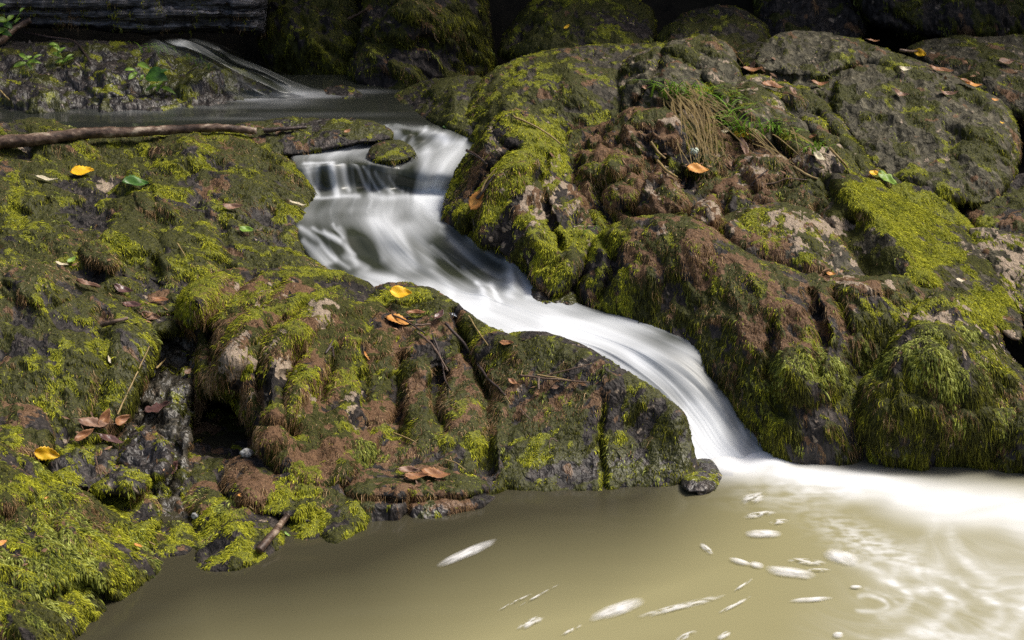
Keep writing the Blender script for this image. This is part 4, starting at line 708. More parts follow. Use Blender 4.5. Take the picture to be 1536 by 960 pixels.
for i, (uu, v0, L, Wd, an, th, lab) in enumerate([
    (700, 832, 100, 15, 23, 0, 'long white foam streak nearest the shelf ledge, alone in calm water'), (925, 917, 88, 20, 19, 0, 'broad solid white foam streak near the bottom centre'),
    (796, 937, 48, 12, 25, 1, 'short mottled foam streak left of the broad bottom streak'), (1022, 912, 140, 11, 14, 1, 'long thin broken foam streak right of the broad bottom streak'),
    (1186, 861, 80, 17, -8, 0, 'wide lens shaped white foam patch nearest the swirling foam'), (1146, 803, 56, 14, 0, 0, 'plump white foam blob below the chute, isolated'),
    (1217, 902, 68, 8, 4, 0, 'narrow horizontal foam streak below the lens shaped patch'), (1110, 845, 36, 9, -16, 0, 'small foam streak just left of the lens shaped patch'),
    (1135, 850, 26, 10, -12, 0, 'tiny foam blob touching the left tip of the lens shaped patch'),
    (1060, 826, 26, 9, -38, 1, 'short faint foam dash tilted down to the right'), (1262, 838, 58, 22, -14, 0, 'bright ragged foam clump at the left end of the swirl'),
    (1130, 750, 40, 18, 16, 1, 'ragged foam tuft closest to the foot stone'), (1140, 774, 50, 9, 8, 1, 'ragged thin foam tuft under the one by the foot stone'),
    (1210, 845, 60, 10, -6, 1, 'faint foam patch just above the lens shaped one'), (1228, 858, 40, 6, 0, 1, 'faint sliver of foam right of the lens shaped one'),
    (1030, 956, 36, 10, 22, 1, 'foam dash cut by the bottom edge, nearer the centre'), (1086, 956, 24, 10, 28, 1, 'foam dash cut by the bottom edge, the second one along'),
    (857, 948, 36, 6, 27, 1, 'thin foam dash right of the mottled streak'), (1257, 955, 18, 10, 0, 0, 'round foam dot at the bottom edge under the swirl'),
    (1102, 910, 56, 6, 27, 1, 'thin curved foam trace at the end of the long broken streak'), (772, 906, 60, 3, 27, 1, 'hair thin foam trace above the mottled streak'),
    (808, 896, 70, 3, 29, 1, 'hair thin foam trace, the upper of two above the mottled streak'), (1115, 880, 34, 6, 36, 1, 'small curved foam trace left below the lens shaped patch'),
    (1284, 883, 20, 6, 0, 0, 'small foam fleck right of the lens shaped patch'), (1168, 785, 32, 8, 6, 1, 'thin foam wisp above the plump foam blob')]):
    foam_patch(uu, v0, L, Wd, an, lab, th, i)

# ------------------------------------------------------------------ small things laid on the rocks
PU, PV, PT = proj(AP)
PAL = PT / F                                          # metres per pixel
def surf(u, v, r=3.5):
    m = np.where((np.abs(PU - u) < r) & (np.abs(PV - v) < r))[0]
    if len(m) == 0: return surf(u, v, r * 2) if r < 60 else (atZ(u, v, 0.), np.array([0, 0, 1.]), 4.5 / F)
    j = m[np.argmin(PT[m])]; near = m[PT[m] < PT[j] + .05]
    n = AN[near].mean(0); return AP[near].mean(0), n / np.linalg.norm(n), PT[j] / F
def basis(n, ang):
    a = math.radians(ang); d = RT * math.cos(a) + UP * math.sin(a); d = d - n * (d @ n); d /= np.linalg.norm(d)
    return d, np.cross(n, d)
def leaf(u, v, px, ang, kind, label, width=.62, curl=.25, fold=.25, lift=.015, stand=.0, z=None, group='fallen leaves', stalk=True, lobed=0, tilt=.55, cat='leaf'):
    P0, n, mpp = surf(u, v)
    if z is not None: P0 = atZ(u, v, z); n = np.array([0, 0, 1.]); mpp = np.linalg.norm(P0 - CAM) / F
    toc = CAM - P0; toc /= np.linalg.norm(toc)
    n = n * (1 - tilt) + np.array([0, 0, .6]) * tilt * (1 - stand) + toc * (tilt * .35 + stand); n /= np.linalg.norm(n)
    d, b = basis(n, ang)
    L = px * mpp; na, nb = 15, 9; s = np.linspace(0, 1, na); t = np.linspace(-1, 1, nb); sd_ = abs(hash(label)) % 97 if False else (sum(map(ord, label)) % 97)
    V = []
    for a in s:
        hw = width / 2 * L * (math.sin(math.pi * min(1, a ** .85)) ** .75) * (1 - .25 * a) + L * .004
        hw *= 1 + (.10 * math.sin(a * 46 + sd_) if kind != 'lime' else 0) + lobed * .3 * math.sin(a * 16)
        for c in t:
            x = (a - .5) * L; y = c * hw
            zz = fold * abs(y) + curl * L * ((a - .5) ** 2 * 1.6 - .1) + .03 * L * math.sin(a * 9 + c * 3 + sd_) + .25 * curl * y * y / (L * .3)
            V.append(P0 + d * x + b * y + n * (zz + lift))
    V = np.array(V); fc = grid_faces(na, nb)
    o = mesh_np('leaf', V, fc, LEAF[kind], V.mean(0)); tag(o, label, cat, group)
    md = o.modifiers.new('solid', 'SOLIDIFY'); md.thickness = .0006
    if stalk and px > 16:
        q0 = P0 - d * L * .48 + n * (lift + curl * L * .3)
        so_ = tube('stalk', [q0 + d * L * .9 * 0, q0 - d * L * .12 + b * L * .02, q0 - d * L * .26 + b * L * .06 - n * .004], [.0011, .0009, .0008], M_TWIG, parent=o, ploc=V.mean(0))
    return o
def tube(name, pts, rad, mat, parent=None, ploc=None, ns=7, sub=0, jitter=0.):
    P = np.array(pts, float)
    if sub: P = catmull(P, sub); rad = np.interp(np.linspace(0, 1, sub), np.linspace(0, 1, len(rad)), rad)
    if jitter: P = P + jitter * np.stack([noise(P * 40, 5), noise(P * 40, 6), noise(P * 40, 7)], -1); rad = np.array(rad) * (1 + .18 * noise(P * 60, 8))
    T = np.gradient(P, axis=0); T /= np.linalg.norm(T, axis=1, keepdims=True) + 1e-9
    up = np.array([.13, .21, .97]); A = np.cross(T, up); A /= np.linalg.norm(A, axis=1, keepdims=True) + 1e-9; B = np.cross(T, A)
    th = np.linspace(0, 2 * math.pi, ns, endpoint=False)
    V = np.concatenate([[p + r * (math.cos(x) * a + math.sin(x) * b) for x in th] for p, r, a, b in zip(P, rad, A, B)])
    n = len(P); fc = [(i * ns + j, i * ns + (j + 1) % ns, (i + 1) * ns + (j + 1) % ns, (i + 1) * ns + j) for i in range(n - 1) for j in range(ns)]
    fc += [tuple(range(ns - 1, -1, -1)), tuple((n - 1) * ns + j for j in range(ns))]
    return mesh_np(name, V, fc, mat, P.mean(0) if parent is None else ploc, parent=parent)
def twig(px, rpx, label, mat=M_TWIG, name='twig', cat='twig', group='twigs and stems on the rocks', lift=2.0, sub=24, taper=.6, conform=.5):
    pts = []; sp = [surf(u, v, 7) for u, v in px]
    a, b = sp[0][0], sp[-1][0]
    for i, (P, n, mpp) in enumerate(sp):
        s = i / (len(sp) - 1); toc = (CAM - P) / np.linalg.norm(CAM - P)
        r = ray(*px[i]); straight = a * (1 - s) + b * s; Yk = P[1] * conform + min(straight[1], P[1] + .02) * (1 - conform)
        pts.append(atY(px[i][0], px[i][1], Yk) + toc * (rpx * mpp * lift * .5 + .013))
    m = sp[0][2]
    o = tube(name, pts, [rpx * m * .58, rpx * m * .58 * (1 + taper) / 2, rpx * m * .58 * taper], mat, sub=sub, jitter=.002 * min(1, rpx / 4)); tag(o, label, cat, group); return o

# the fallen branch at the left
br = twig([(-60, 222), (0, 214), (60, 209), (130, 200), (200, 198), (270, 194), (330, 192), (385, 197)], 20, 'long dead branch with mottled bark lying across the mossy bank', M_BARK, 'dead_branch', 'branch', None, 1.1, 60, .45, .35)
twig([(395, 196), (430, 193), (460, 191)], 7, 'thin brown root end poking out beyond the dead branch', M_TWIGD, 'root', 'root')
twig([(-30, 66), (0, 62), (20, 45), (46, 30)], 12, 'stubby broken branch at the top left corner', M_BARK, 'branch_stub', 'branch', None)
twig([(35, 48), (70, 55), (110, 62), (128, 82), (138, 98)], 3.2, 'thin bent twig hanging over the wet boulder', M_TWIGD)
for px, r, lab, m in [
    ([(668, 485), (700, 520), (730, 565), (748, 582), (758, 593)], 4.2, 'longest dark twig running down the ridge beside the foam', M_TWIGD),
    ([(628, 500), (650, 520), (672, 557)], 3.6, 'pale brown twig in the middle of the ridge, left of the longest one', M_TWIG),
    ([(650, 505), (662, 540), (668, 570), (676, 584)], 3.0, 'dark crooked twig crossing under the pale brown twig', M_TWIGD),
    ([(586, 472), (606, 480), (638, 500)], 3.0, 'short black twig beside the orange leaf', M_TWIGD),
    ([(622, 488), (646, 486)], 4., 'stub of brown twig among the litter right of the orange leaf', M_TWIG),
    ([(703, 474), (716, 495), (732, 518)], 2.2, 'yellowish stem on the crest of the ridge', M_STRAW),
    ([(780, 563), (820, 568), (884, 574)], 3.2, 'straight brown twig on the wet black rock, lowest of the crossed three', M_TWIG),
    ([(805, 562), (840, 568), (862, 572)], 2.6, 'straw coloured stem lying along the straight brown twig', M_STRAW),
    ([(815, 565), (850, 555), (892, 545)], 2.2, 'thin reddish twig slanting up to the right over the crossed stems', M_TWIG),
    ([(808, 566), (808, 584)], 4., 'short upright stub below the crossed twigs', M_TWIG),
    ([(757, 593), (766, 606)], 1.8, 'tiny pale splinter at the lower end of the longest twig', M_STRAW),
    ([(780, 612), (798, 632)], 1.8, 'thin pale splinter on the brown mat under the ridge', M_TWIG),
    ([(152, 488), (172, 482), (192, 478)], 7., 'grey knotted stick lying at the head of the gully', M_TWIG),
    ([(176, 622), (198, 575), (224, 520)], 2.6, 'long straight straw leaning in the gully', M_STRAW),
    ([(235, 552), (249, 538)], 2.6, 'pale short splinter lying on the wet slate', M_STRAW),
    ([(143, 686), (151, 716)], 2.4, 'pinkish short twig standing on the flat wet stone', M_TWIG),
    ([(208, 802), (222, 812), (233, 818)], 3., 'white bent stem on the near mossy bank', M_STRAW),
    ([(500, 535), (497, 520), (488, 530), (500, 510)], 3.4, 'curled dark root on the side of the craggy boulder', M_TWIGD),
    ([(590, 649), (608, 656), (624, 664)], 2.6, 'pale straw above the short dark ledge block', M_STRAW),
    ([(668, 689), (685, 695), (698, 705)], 2., 'pale straw right of the short dark ledge block', M_STRAW),
    ([(356, 752), (372, 758), (380, 764)], 3., 'straw lying on the green block with hanging fringe', M_STRAW),
    ([(836, 662), (826, 658), (824, 672)], 2., 'small rusty bent stem on the face of the wet black rock', M_TWIG),
    ([(976, 213), (986, 226), (998, 238)], 4., 'pale stick on the hummocky shelf, upper of the pair', M_STRAW),
    ([(986, 241), (1000, 256), (1016, 266)], 4.4, 'grey white stick on the hummocky shelf, lower of the pair', M_STRAW),
    ([(700, 226), (716, 234), (730, 246)], 4., 'dark stick end leaning on the pointed rock', M_TWIGD),
    ([(722, 288), (730, 270), (745, 252)], 2.6, 'straw standing in the notch of the pointed rock', M_STRAW),
    ([(715, 298), (726, 285), (742, 262)], 5., 'dark brown stick in the notch of the pointed rock', M_TWIGD),
    ([(772, 176), (800, 188), (826, 204), (840, 216)], 3., 'trailing straw over the top of the pointed rock', M_STRAW),
    ([(1126, 278), (1160, 275), (1180, 268), (1210, 270)], 2.6, 'reddish twig behind the brown hummocks', M_TWIG),
    ([(1128, 276), (1140, 264), (1152, 254)], 2.6, 'thin grey twig leaning left of the reddish one', M_TWIGD),
    ([(1190, 250), (1210, 262), (1226, 268)], 4.4, 'bare tan root below the grass', M_STRAW),
    ([(1245, 222), (1258, 236), (1272, 252)], 4., 'bare pale root on the tan hump', M_STRAW),
    ([(1350, 75), (1366, 77), (1376, 76)], 4., 'stalk of the yellow leaf on the large grey boulder', M_TWIG),
    ([(0, 136), (6, 142), (14, 150)], 3., 'orange straw at the left edge below the wet boulder', M_STRAW),
    ([(266, 365), (272, 374), (278, 384)], 2., 'pale needle on the mossy bank, left of a matching one', M_STRAW),
    ([(523, 28), (536, 22), (550, 14)], 4., 'pale stick on the dark face right of the log', M_TWIG)]:
    twig(px, r, lab, m)
for row in [
    (123, 262, 36, 5, 'yellow', 'bright yellow leaf lying on the upper left bank', dict(width=.75, curl=.1)), (603, 449, 34, -12, 'yellow', 'curled yellow leaf on the crest beside the foam', dict(width=.7, curl=.3, lift=.03)),
    (68, 676, 38, -10, 'yellow', 'golden leaf at the left edge above the near bank', dict(width=.6, curl=.25, lift=.05, stand=.6)), (597, 490, 40, -18, 'orange', 'orange leaf below the curled yellow leaf', dict(width=.6, curl=.1, lift=.022)),
    (718, 300, 36, 60, 'orange', 'rusty orange leaf standing in the notch of the pointed rock', dict(width=.65, stand=.8)), (203, 281, 40, 10, 'green', 'folded dark green leaf on the upper left bank', dict(width=.65, fold=.6)),
    (68, 274, 34, 0, 'pale', 'slender pale leaf left of the bright yellow leaf', dict(width=.25)), (445, 311, 26, -8, 'pale', 'slender pale leaf at the edge of the middle water', dict(width=.3)),
    (371, 348, 22, -5, 'lime', 'small lime green leaf near the middle cascade', dict(width=.6)), (350, 315, 30, 10, 'brown', 'pinkish brown curled leaf above the lime leaf', dict(width=.45, curl=.5)),
    (132, 435, 40, -22, 'brown', 'rolled brown leaf on top of the steep mound', dict(width=.3, fold=.9)), (186, 440, 30, -25, 'maroon', 'dark crumpled leaf right of the rolled brown leaf', dict(width=.5, curl=.5)),
    (200, 462, 30, 0, 'maroon', 'dark wet leaf above the grey knotted stick', dict(width=.5)), (228, 477, 30, -12, 'brown', 'crumpled brown leaf at the head of the gully', dict(width=.45, curl=.6)),
    (240, 455, 26, 8, 'rust', 'small reddish leaf at the top of the gully', dict(width=.45)),
    (160, 630, 34, 70, 'rust', 'upright rusty leaf in the leaf pile beside the gully', dict(width=.5, stand=.6, fold=.6)), (140, 642, 46, 0, 'brown', 'flat brown leaf at the bottom of the leaf pile', dict(width=.5)),
    (178, 632, 30, 30, 'rust', 'curled rusty leaf on the right of the leaf pile', dict(width=.5, curl=.6)), (127, 656, 34, 40, 'rust', 'orange brown leaf on the left of the leaf pile', dict(width=.4, fold=.6)),
    (165, 668, 40, -4, 'maroon', 'wet reddish leaf below the leaf pile', dict(width=.5)),
    (262, 710, 36, -60, 'maroon', 'veined maroon leaf at the bottom of the wet slate', dict(width=.8)), (238, 616, 40, 25, 'maroon', 'dark lobed leaf on the wet slate', dict(width=.5, lobed=1)),
    (281, 563, 14, 60, 'brown', 'small pinkish leaf on the wet slate under the recess', dict(width=.7)),
    (162, 545, 16, 85, 'pale', 'tiny pale leaf on the side of the steep mound', dict(width=.35)), (108, 396, 18, 60, 'lime', 'small pale green leaf left of the brown tuft on the bank', dict(width=.5)), (92, 400, 20, 0, 'pale', 'whitish curled leaf beside the small pale green leaf', dict(width=.4)),
    (615, 713, 34, 0, 'brown', 'brown folded leaf on the rusty shelf ledge', dict(width=.5, fold=.6, curl=.4)), (652, 718, 46, -8, 'rust', 'flat rusty leaf beside the folded one on the ledge', dict(width=.5)), (625, 722, 36, 8, 'rust', 'flat rusty leaf in front of the folded one on the ledge', dict(width=.45)),
    (625, 476, 30, 5, 'rust', 'rolled rusty leaf right of the orange leaf', dict(width=.35, fold=.7)), (557, 518, 18, -40, 'orange', 'tiny tan leaf on the craggy boulder, higher one', dict(width=.3)), (545, 537, 16, -60, 'orange', 'tiny tan leaf on the craggy boulder, lower one', dict(width=.3)),
    (660, 478, 22, 70, 'maroon', 'dark dead leaf at the top of the longest twig', dict(width=.6)), (762, 520, 22, -20, 'rust', 'small rust leaf on the wet rock near the foam', dict(width=.5)), (770, 577, 18, -40, 'rust', 'small rust leaf lower on the wet rock', dict(width=.5)),
    (206, 826, 14, -30, 'orange', 'small orange leaf fragment on the near bank', dict(width=.5)), (0, 822, 22, 60, 'orange', 'peach leaf fragment at the left edge of the near bank', dict(width=.5)), (75, 753, 10, 0, 'orange', 'tiny orange fleck on the near bank', dict(width=.6)),
    (430, 807, 14, -45, 'lime', 'tiny yellow leaf beside the bark chip', dict(width=.35)), (365, 748, 14, 0, 'orange', 'tiny orange leaf on top of the fringe block', dict(width=.4)),
    (1046, 258, 34, -12, 'orange', 'orange leaf among the brown hummocks', dict(width=.6, fold=.15, curl=.1)), (1128, 108, 30, -8, 'rust', 'rust leaf in the crack left of the grey boulder', dict(width=.5, curl=.4)), (1132, 100, 16, 70, 'brown', 'small pale brown leaf standing beside the rust leaf in the crack', dict(width=.5, stand=.5)),
    (1158, 134, 34, -8, 'rust', 'orange brown leaf under the crack of the grey boulder', dict(width=.6, fold=.5)), (1188, 145, 22, -75, 'brown', 'pinkish leaf on the diagonal slab', dict(width=.35)), (1227, 130, 26, 5, 'rust', 'rust leaf at the left end of the grey boulder', dict(width=.5, curl=.5)),
    (1348, 146, 24, -25, 'brown', 'brown curled leaf on the middle of the large grey boulder', dict(width=.5, curl=.7)), (1420, 146, 30, 5, 'brown', 'dark curved leaf right of centre on the large grey boulder', dict(width=.35, curl=.7)),
    (1383, 83, 24, -40, 'yellow', 'dull yellow leaf near the top of the large grey boulder', dict(width=.55)), (1410, 109, 36, -18, 'rust', 'long orange leaf on the top edge of the large grey boulder', dict(width=.35)), (1355, 107, 20, 0, 'pale', 'curled tan leaf left of the long orange leaf', dict(width=.45, curl=.5)),
    (1460, 130, 26, -10, 'orange', 'tan leaf cluster on the right shoulder of the grey boulder', dict(width=.5)), (1448, 124, 18, -30, 'rust', 'small rust leaf left of the tan one on the shoulder', dict(width=.5)), (1492, 154, 12, 20, 'orange', 'orange crumb of leaf at the right end of the grey boulder', dict(width=.6)),
    (1508, 98, 24, 10, 'brown', 'pinkish brown leaf on the far right rock', dict(width=.7)), (1322, 53, 18, 0, 'rust', 'orange leaf on the crest of the large grey boulder', dict(width=.4)), (1502, 187, 7, 0, 'yellow', 'tiny bright yellow fleck on the grey boulder', dict(width=.6)),
    (1312, 265, 18, -10, 'yellow', 'small yellow brown leaf at the top of the yellow slab', dict(width=.7)), (1329, 273, 34, -50, 'lime', 'pale green leaf at the top of the yellow slab', dict(width=.6, lobed=.6)),
    (1112, 203, 22, -10, 'yellow', 'yellow leaf under the hanging straw', dict(width=.6)), (1095, 198, 26, 10, 'pale', 'pale dead leaf left of the yellow one under the straw', dict(width=.4, curl=.5)), (1113, 225, 36, -78, 'brown', 'hanging tan leaf below the yellow leaf', dict(width=.35, stand=.4)),
    (965, 135, 14, -20, 'rust', 'small rust leaf on the mossy crack above the shelf', dict(width=.5)), (1222, 208, 12, 0, 'rust', 'small brown leaf at the foot of the diagonal slab', dict(width=.5)), (1228, 240, 26, -60, 'pale', 'tan dead leaf on the bare hump', dict(width=.5)),
    (1334, 434, 0, -50, 'pale', 'pale flake on the edge of the brown boulder', dict(width=.6)), (1438, 426, 14, 0, 'pale', 'tiny pale leaf above the front right boulder', dict(width=.6)), (1245, 416, 14, 0, 'orange', 'tiny orange leaf in the groove of the brown boulder', dict(width=.5)),
    (1040, 158, 16, -60, 'pale', 'pale grey leaf caught in the hanging straw', dict(width=.7)), (522, 202, 12, 60, 'rust', 'small red brown leaf on the rim by the upper pool', dict(width=.7)),
    (850, 45, 12, 60, 'yellow', 'tiny yellow leaf on the dim top centre boulder', dict(width=.5)),
    (560, 72, 0, 0, None, '', {})]:
    if row[4]: leaf(row[0], row[1], row[2], row[3], row[4], row[5], **row[6])
leaf(672, 191, 16, 5, 'green', 'green leaf floating on the upper pool', z=.506, width=.6, curl=.03, fold=.05, lift=.002, stalk=False)
def pebble(u, v, px, label):
    P0, n, m = surf(u, v + px * .3); r = px * m / 2
    th, ph = np.meshgrid(np.linspace(0, math.pi, 13), np.linspace(0, 2 * math.pi, 21), indexing='ij')
    d = np.stack([np.sin(th) * np.cos(ph), np.sin(th) * np.sin(ph), np.cos(th)], -1).reshape(-1, 3)
    V = P0 + d * r * np.array([1, .8, .68]) * (1 + .25 * noise(d * 1.6 + u, 3) + .1 * noise(d * 4 + u, 4))[:, None] + np.array([0, 0, r * .5])
    tag(mesh_np('pebble', V, grid_faces(13, 21), M_PALE, P0), label, 'pebble')
pebble(371, 679, 21, 'pale speckled pebble resting on the brown lump by the cave'); pebble(296, 772, 18, 'whitish pebble at the gully mouth beside the fringe block')
def lichen(u, v, px, label):
    P0, n, m = surf(u, v); V = []; Fc = []
    for i in range(60):
        d = rng.normal(0, 1, 3); d /= np.linalg.norm(d); c = P0 + d * px * m * .42 * rng.random() ** .4 + n * px * m * .25; a, b = basis(d, rng.random() * 360); s = px * m * .13; k = len(V)
        V += [c - a * s, c - b * s * .6, c + a * s, c + b * s]; Fc.append((k, k + 1, k + 2, k + 3))
    tag(mesh_np('lichen_tuft', np.array(V), Fc, M_LICHEN, P0), label, 'lichen')
lichen(1043, 228, 18, 'white frilly lichen tuft below the hanging straw')
# crumbs of leaf and needle washed into the hollows
def litter():
    V = []; Fc = []
    spots = [(640, 485, 50, 22, 30), (150, 650, 45, 25, 26), (220, 465, 45, 18, 22), (640, 728, 60, 14, 30), (1010, 260, 90, 40, 40), (1140, 250, 80, 30, 36), (1140, 120, 70, 22, 22), (1440, 120, 70, 22, 20), (250, 690, 30, 50, 20), (130, 390, 60, 30, 16), (820, 575, 50, 20, 24), (60, 800, 60, 60, 18), (1240, 415, 60, 10, 14), (790, 240, 40, 40, 12)]
    for (cu, cv, ru, rv, n) in spots:
        for i in range(n):
            P0, nn, m = surf(cu + rng.normal(0, ru * .6), cv + rng.normal(0, rv * .6)); d, b = basis(nn + rng.normal(0, .3, 3), rng.random() * 360); L = m * (2.5 + 5 * rng.random()); ww = L * (.12 + .4 * rng.random()); P0 = P0 + nn * .006 + (CAM - P0) / 4.5 * .005; k = len(V); h = nn * L * .2 * rng.normal()
            V += [P0 - d * L, P0 - b * ww, P0 + d * L + h, P0 + b * ww]; Fc.append((k, k + 1, k + 2, k + 3))
    tag(mesh_np('leaf_litter', np.array(V), Fc, [M_LITTER], (0, 5, .3), smooth=False), 'small brown leaf crumbs and needles caught in the hollows of the rocks', 'leaf litter', None, 'stuff')
M_LITTER = simple('leaf_crumbs', [(.3, (.05, .028, .018)), (.5, (.19, .10, .055)), (.62, (.34, .2, .11)), (.75, (.5, .4, .25))], 28, .6, .3)
litter()
# bark chip by the pool
def chip():
    px = [(388, 826), (400, 812), (414, 796), (424, 782), (432, 772)]
    twig(px, 12, 'split dark bark chip with a reddish end at the pool edge', M_BARK, 'bark_chip', 'bark chip', None, 1.0, 26, .7)
chip()

# grass and plants
def blade(root, d, up, L, w_, droop, K=6):
    side = np.cross(d, up); side /= np.linalg.norm(side) + 1e-9; V = []
    for i in range(K):
        s = i / (K - 1); p = root + (up * (1 - .35 * s) + d * (.35 + .5 * s)) * L * s + np.array([0, 0, -1]) * droop * L * s * s
        ww = w_ * (1 - s ** 1.6) + .0002; V += [p - side * ww / 2, p + side * ww / 2]
    return V
def strips(name, blades, mat, parent, loc):
    V = []; Fc = []
    for b in blades:
        k = len(V); V += b
        Fc += [(k + 2 * i, k + 2 * i + 1, k + 2 * i + 3, k + 2 * i + 2) for i in range(len(b) // 2 - 1)]
    return mesh_np(name, np.array(V), Fc, mat, loc, parent=parent)
def tuft(spots, n, Lpx, label, dry=(), droop=.35, wpx=3.2, dryL=(60, 110)):
    roots = [surf(u, v) for u, v in spots]; loc = np.mean([r[0] for r in roots], axis=0); e = empty('grass_tuft', loc); tag(e, label, 'grass tuft', 'grass tufts among the rocks')
    bl = []
    for i in range(n):
        P, nn, m = roots[rng.integers(len(roots))]; P = P + rng.normal(0, 9 * m, 3) * np.array([1, .5, .2]); d = np.array([rng.normal(.1, .8), rng.normal(-.5, .5), .1]); d /= np.linalg.norm(d)
        bl.append(blade(P + np.array([0, -.02, .01]), d, np.array([0, 0, 1.]), Lpx * m * (.45 + .8 * rng.random()), wpx * m, droop * (.5 + rng.random())))
    strips('green_blades', bl, M_GRASS, e, loc)
    if len(dry):
        bl = []
        for i in range(int(n * .6)):
            (u0, v0), (u1, v1) = dry[rng.integers(len(dry))]; u0 += rng.normal(0, 9); v0 += rng.normal(0, 6); u1 += rng.normal(0, 12); v1 += rng.normal(0, 10)
            A, nn, m = surf(u0, v0); B, _, _ = surf(u1, v1); K = 9; side = np.array([m * 1.1, 0, m * .5]); V = []; j = rng.normal(0, .03, 3)
            for k in range(K):
                s = k / (K - 1); p = A * (1 - s) + B * s + (np.array([0, -.4, .9]) * .035 + j) * math.sin(math.pi * s) * (1.1 - .4 * s) + np.array([0, -.012, .004])
                ww = side * (1 - .5 * s) * .8; V += [p - ww, p + ww]
            bl.append(V)
        strips('dry_blades', bl, M_STRAW, e, loc)
tuft([(1000, 148), (1015, 150), (1040, 155), (1060, 160), (1080, 165), (1090, 185), (1110, 200), (1130, 210)], 130, 62, 'spiky grass tuft with hanging dry straw on the right bank', dry=[((1005, 140), (1065, 225)), ((1015, 142), (1050, 205)), ((1030, 145), (1075, 215)), ((1020, 140), (1110, 200)), ((1045, 150), (1140, 215)), ((1060, 165), (1070, 230)), ((1005, 138), (1048, 240))])
tuft([(1150, 192), (1165, 200), (1180, 205)], 26, 34, 'small clump of fresh grass below the diagonal slab')
tuft([(1218, 226), (1224, 230)], 18, 28, 'sparse grass blades on the tan hump', dry=[((1160, 195), (1240, 240)), ((1170, 200), (1205, 240)), ((1130, 205), (1175, 250))])
tuft([(233, 78), (240, 80), (248, 82)], 12, 40, 'few grass blades on the crest of the wet boulder', wpx=2.5)
tuft([(290, 94), (305, 100), (318, 106)], 9, 44, 'bright grass blades beside the upper fall', wpx=2.6)
tuft([(885, 345), (880, 355), (876, 352)], 10, 26, 'wispy grass in the cleft between the pointed rock and the brown boulder', wpx=1.6)
def plant(u, v, label, leaves, stems):
    P0, n, m = surf(u, v); e = empty('plant', P0); tag(e, label, 'plant', 'small plants on the wet boulder')
    for a, b in stems:
        A = surf(*a)[0]; r = ray(*b); B = atY(b[0], b[1], A[1] - .05)
        tube('stem', [A, (A + B) / 2 + np.array([0, -.01, .01]), B], [.0016, .0013, .001], M_GRASS, parent=e, ploc=P0)
    for (lu, lv, px, ang, wd, kind) in leaves:
        c = atY(lu, lv, P0[1] - .06); mp = np.linalg.norm(c - CAM) / F; nn = np.array([rng.normal(0, .25), -.65, .75]); nn /= np.linalg.norm(nn); d, b = basis(nn, ang); V = []
        for a in np.linspace(0, 1, 9):
            for t in np.linspace(-1, 1, 5):
                hw = wd * px * mp * .5 * math.sin(math.pi * a ** .8) ** .8 + 1e-4
                V.append(c + d * (a - .5) * px * mp + b * t * hw + nn * (abs(t) * hw * .35 - (a - .4) ** 2 * px * mp * .5))
        mesh_np('leaf_blade', np.array(V), grid_faces(9, 5), LEAF[kind], P0, parent=e)
plant(230, 125, 'broad leaved green seedling in the middle of the wet boulder', [(234, 114, 36, -20, .75, 'green'), (200, 112, 22, 50, .35, 'lime'), (195, 104, 16, 10, .35, 'lime'), (213, 115, 12, 70, .4, 'lime'), (228, 130, 24, 40, .3, 'lime'), (239, 128, 22, 80, .3, 'lime'), (252, 134, 26, -30, .25, 'lime'), (215, 98, 22, -30, .4, 'lime'), (246, 106, 14, 30, .5, 'green')], [((215, 120), (200, 105)), ((235, 135), (238, 118)), ((238, 135), (252, 132)), ((225, 122), (214, 100))])
plant(88, 90, 'upright leafy sprig on the left part of the wet boulder', [(84, 70, 18, -40, .4, 'lime'), (80, 66, 14, 0, .35, 'lime'), (92, 75, 16, 50, .4, 'lime'), (86, 82, 16, -20, .4, 'lime'), (100, 90, 20, 25, .3, 'lime'), (90, 92, 16, 10, .35, 'lime'), (104, 84, 14, 50, .3, 'lime')], [((88, 98), (86, 66)), ((90, 96), (106, 84))])
plant(42, 95, 'low star shaped seedling left of the upright sprig', [(35, 84, 20, -40, .3, 'lime'), (32, 96, 24, 25, .3, 'lime'), (50, 92, 22, -10, .3, 'lime'), (42, 86, 16, 40, .3, 'lime'), (44, 98, 16, -60, .3, 'lime'), (56, 84, 14, 40, .3, 'lime')], [((44, 98), (42, 88))])
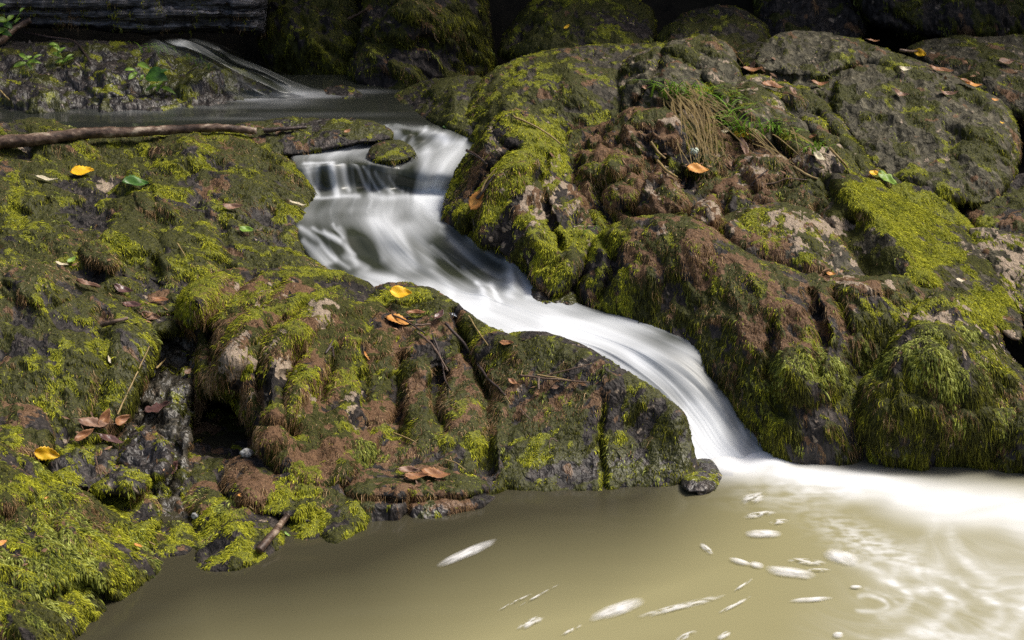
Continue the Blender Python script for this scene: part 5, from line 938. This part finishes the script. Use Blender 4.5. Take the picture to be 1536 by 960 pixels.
plant(5, 62, 'dense little green plant behind the branch stub at the left edge', [(4, 30, 16, 20, .6, 'lime'), (12, 38, 16, -30, .6, 'green'), (2, 46, 18, 40, .6, 'lime'), (16, 26, 14, 60, .5, 'lime'), (10, 50, 16, 0, .6, 'green'), (0, 8, 16, 30, .5, 'lime'), (33, 14, 10, 60, .4, 'lime'), (26, 30, 12, 60, .4, 'lime')], [((8, 60), (6, 20)), ((8, 60), (34, 14))])

# ------------------------------------------------------------------ trees over the back of the ravine: they keep the far rocks in shade
def tree(x, y, label, cen, rad, n):
    e = empty('tree', (x, y, .5)); tag(e, label, 'tree', 'trees shading the back of the ravine')
    tube('trunk', [(x, y, .3), (x + .1, y - .1, 2.5), (x, y - .3, 5)], [.22, .18, .1], M_BARK, parent=e, ploc=(x, y, .5), ns=12, sub=20)
    for a in range(4):
        tube('limb', [(x, y - .1, 2. + .4 * a), (x + (a - 1.5) * .6, y - .8, 2.3 + .3 * a), (x + (a - 1.5) * 1.1, y - 1.8, 2.4 + .3 * a)], [.07, .05, .02], M_BARK, parent=e, ploc=(x, y, .5), sub=12)
    c = np.array(cen) + rng.uniform(-1, 1, (n, 3)) * np.array(rad); s = .07 + .06 * rng.random((n, 1)); nn = rng.normal(0, .5, (n, 3)) + np.array([0, 0, 1]); nn /= np.linalg.norm(nn, axis=1, keepdims=True)
    d = rng.normal(0, 1, (n, 3)); d -= nn * (d * nn).sum(1)[:, None]; d /= np.linalg.norm(d, axis=1, keepdims=True); b = np.cross(nn, d)
    V = np.stack([c - d * s, c - b * s * .6, c + d * s, c + b * s * .6], 1).reshape(-1, 3)
    mesh_np('crown', V, np.arange(4 * n).reshape(-1, 4), LEAF['green'], (x, y, .5), parent=e)
for x, cx, cy, nn_ in ((-3.6, -2.7, 8.7, 3400), (.9, .2, 8.5, 3600), (4.4, 3.0, 8.3, 3600)):
    tree(x, 9.6 if x < 5 else 8.6, 'broadleaf tree leaning over the dark back of the ravine', (cx, cy, 2.6), (1.6, 1.5, .7) if x < 5 else (1.3, .7, .5), nn_)
print('fronds', STAT, 'objects', len(bpy.data.objects))
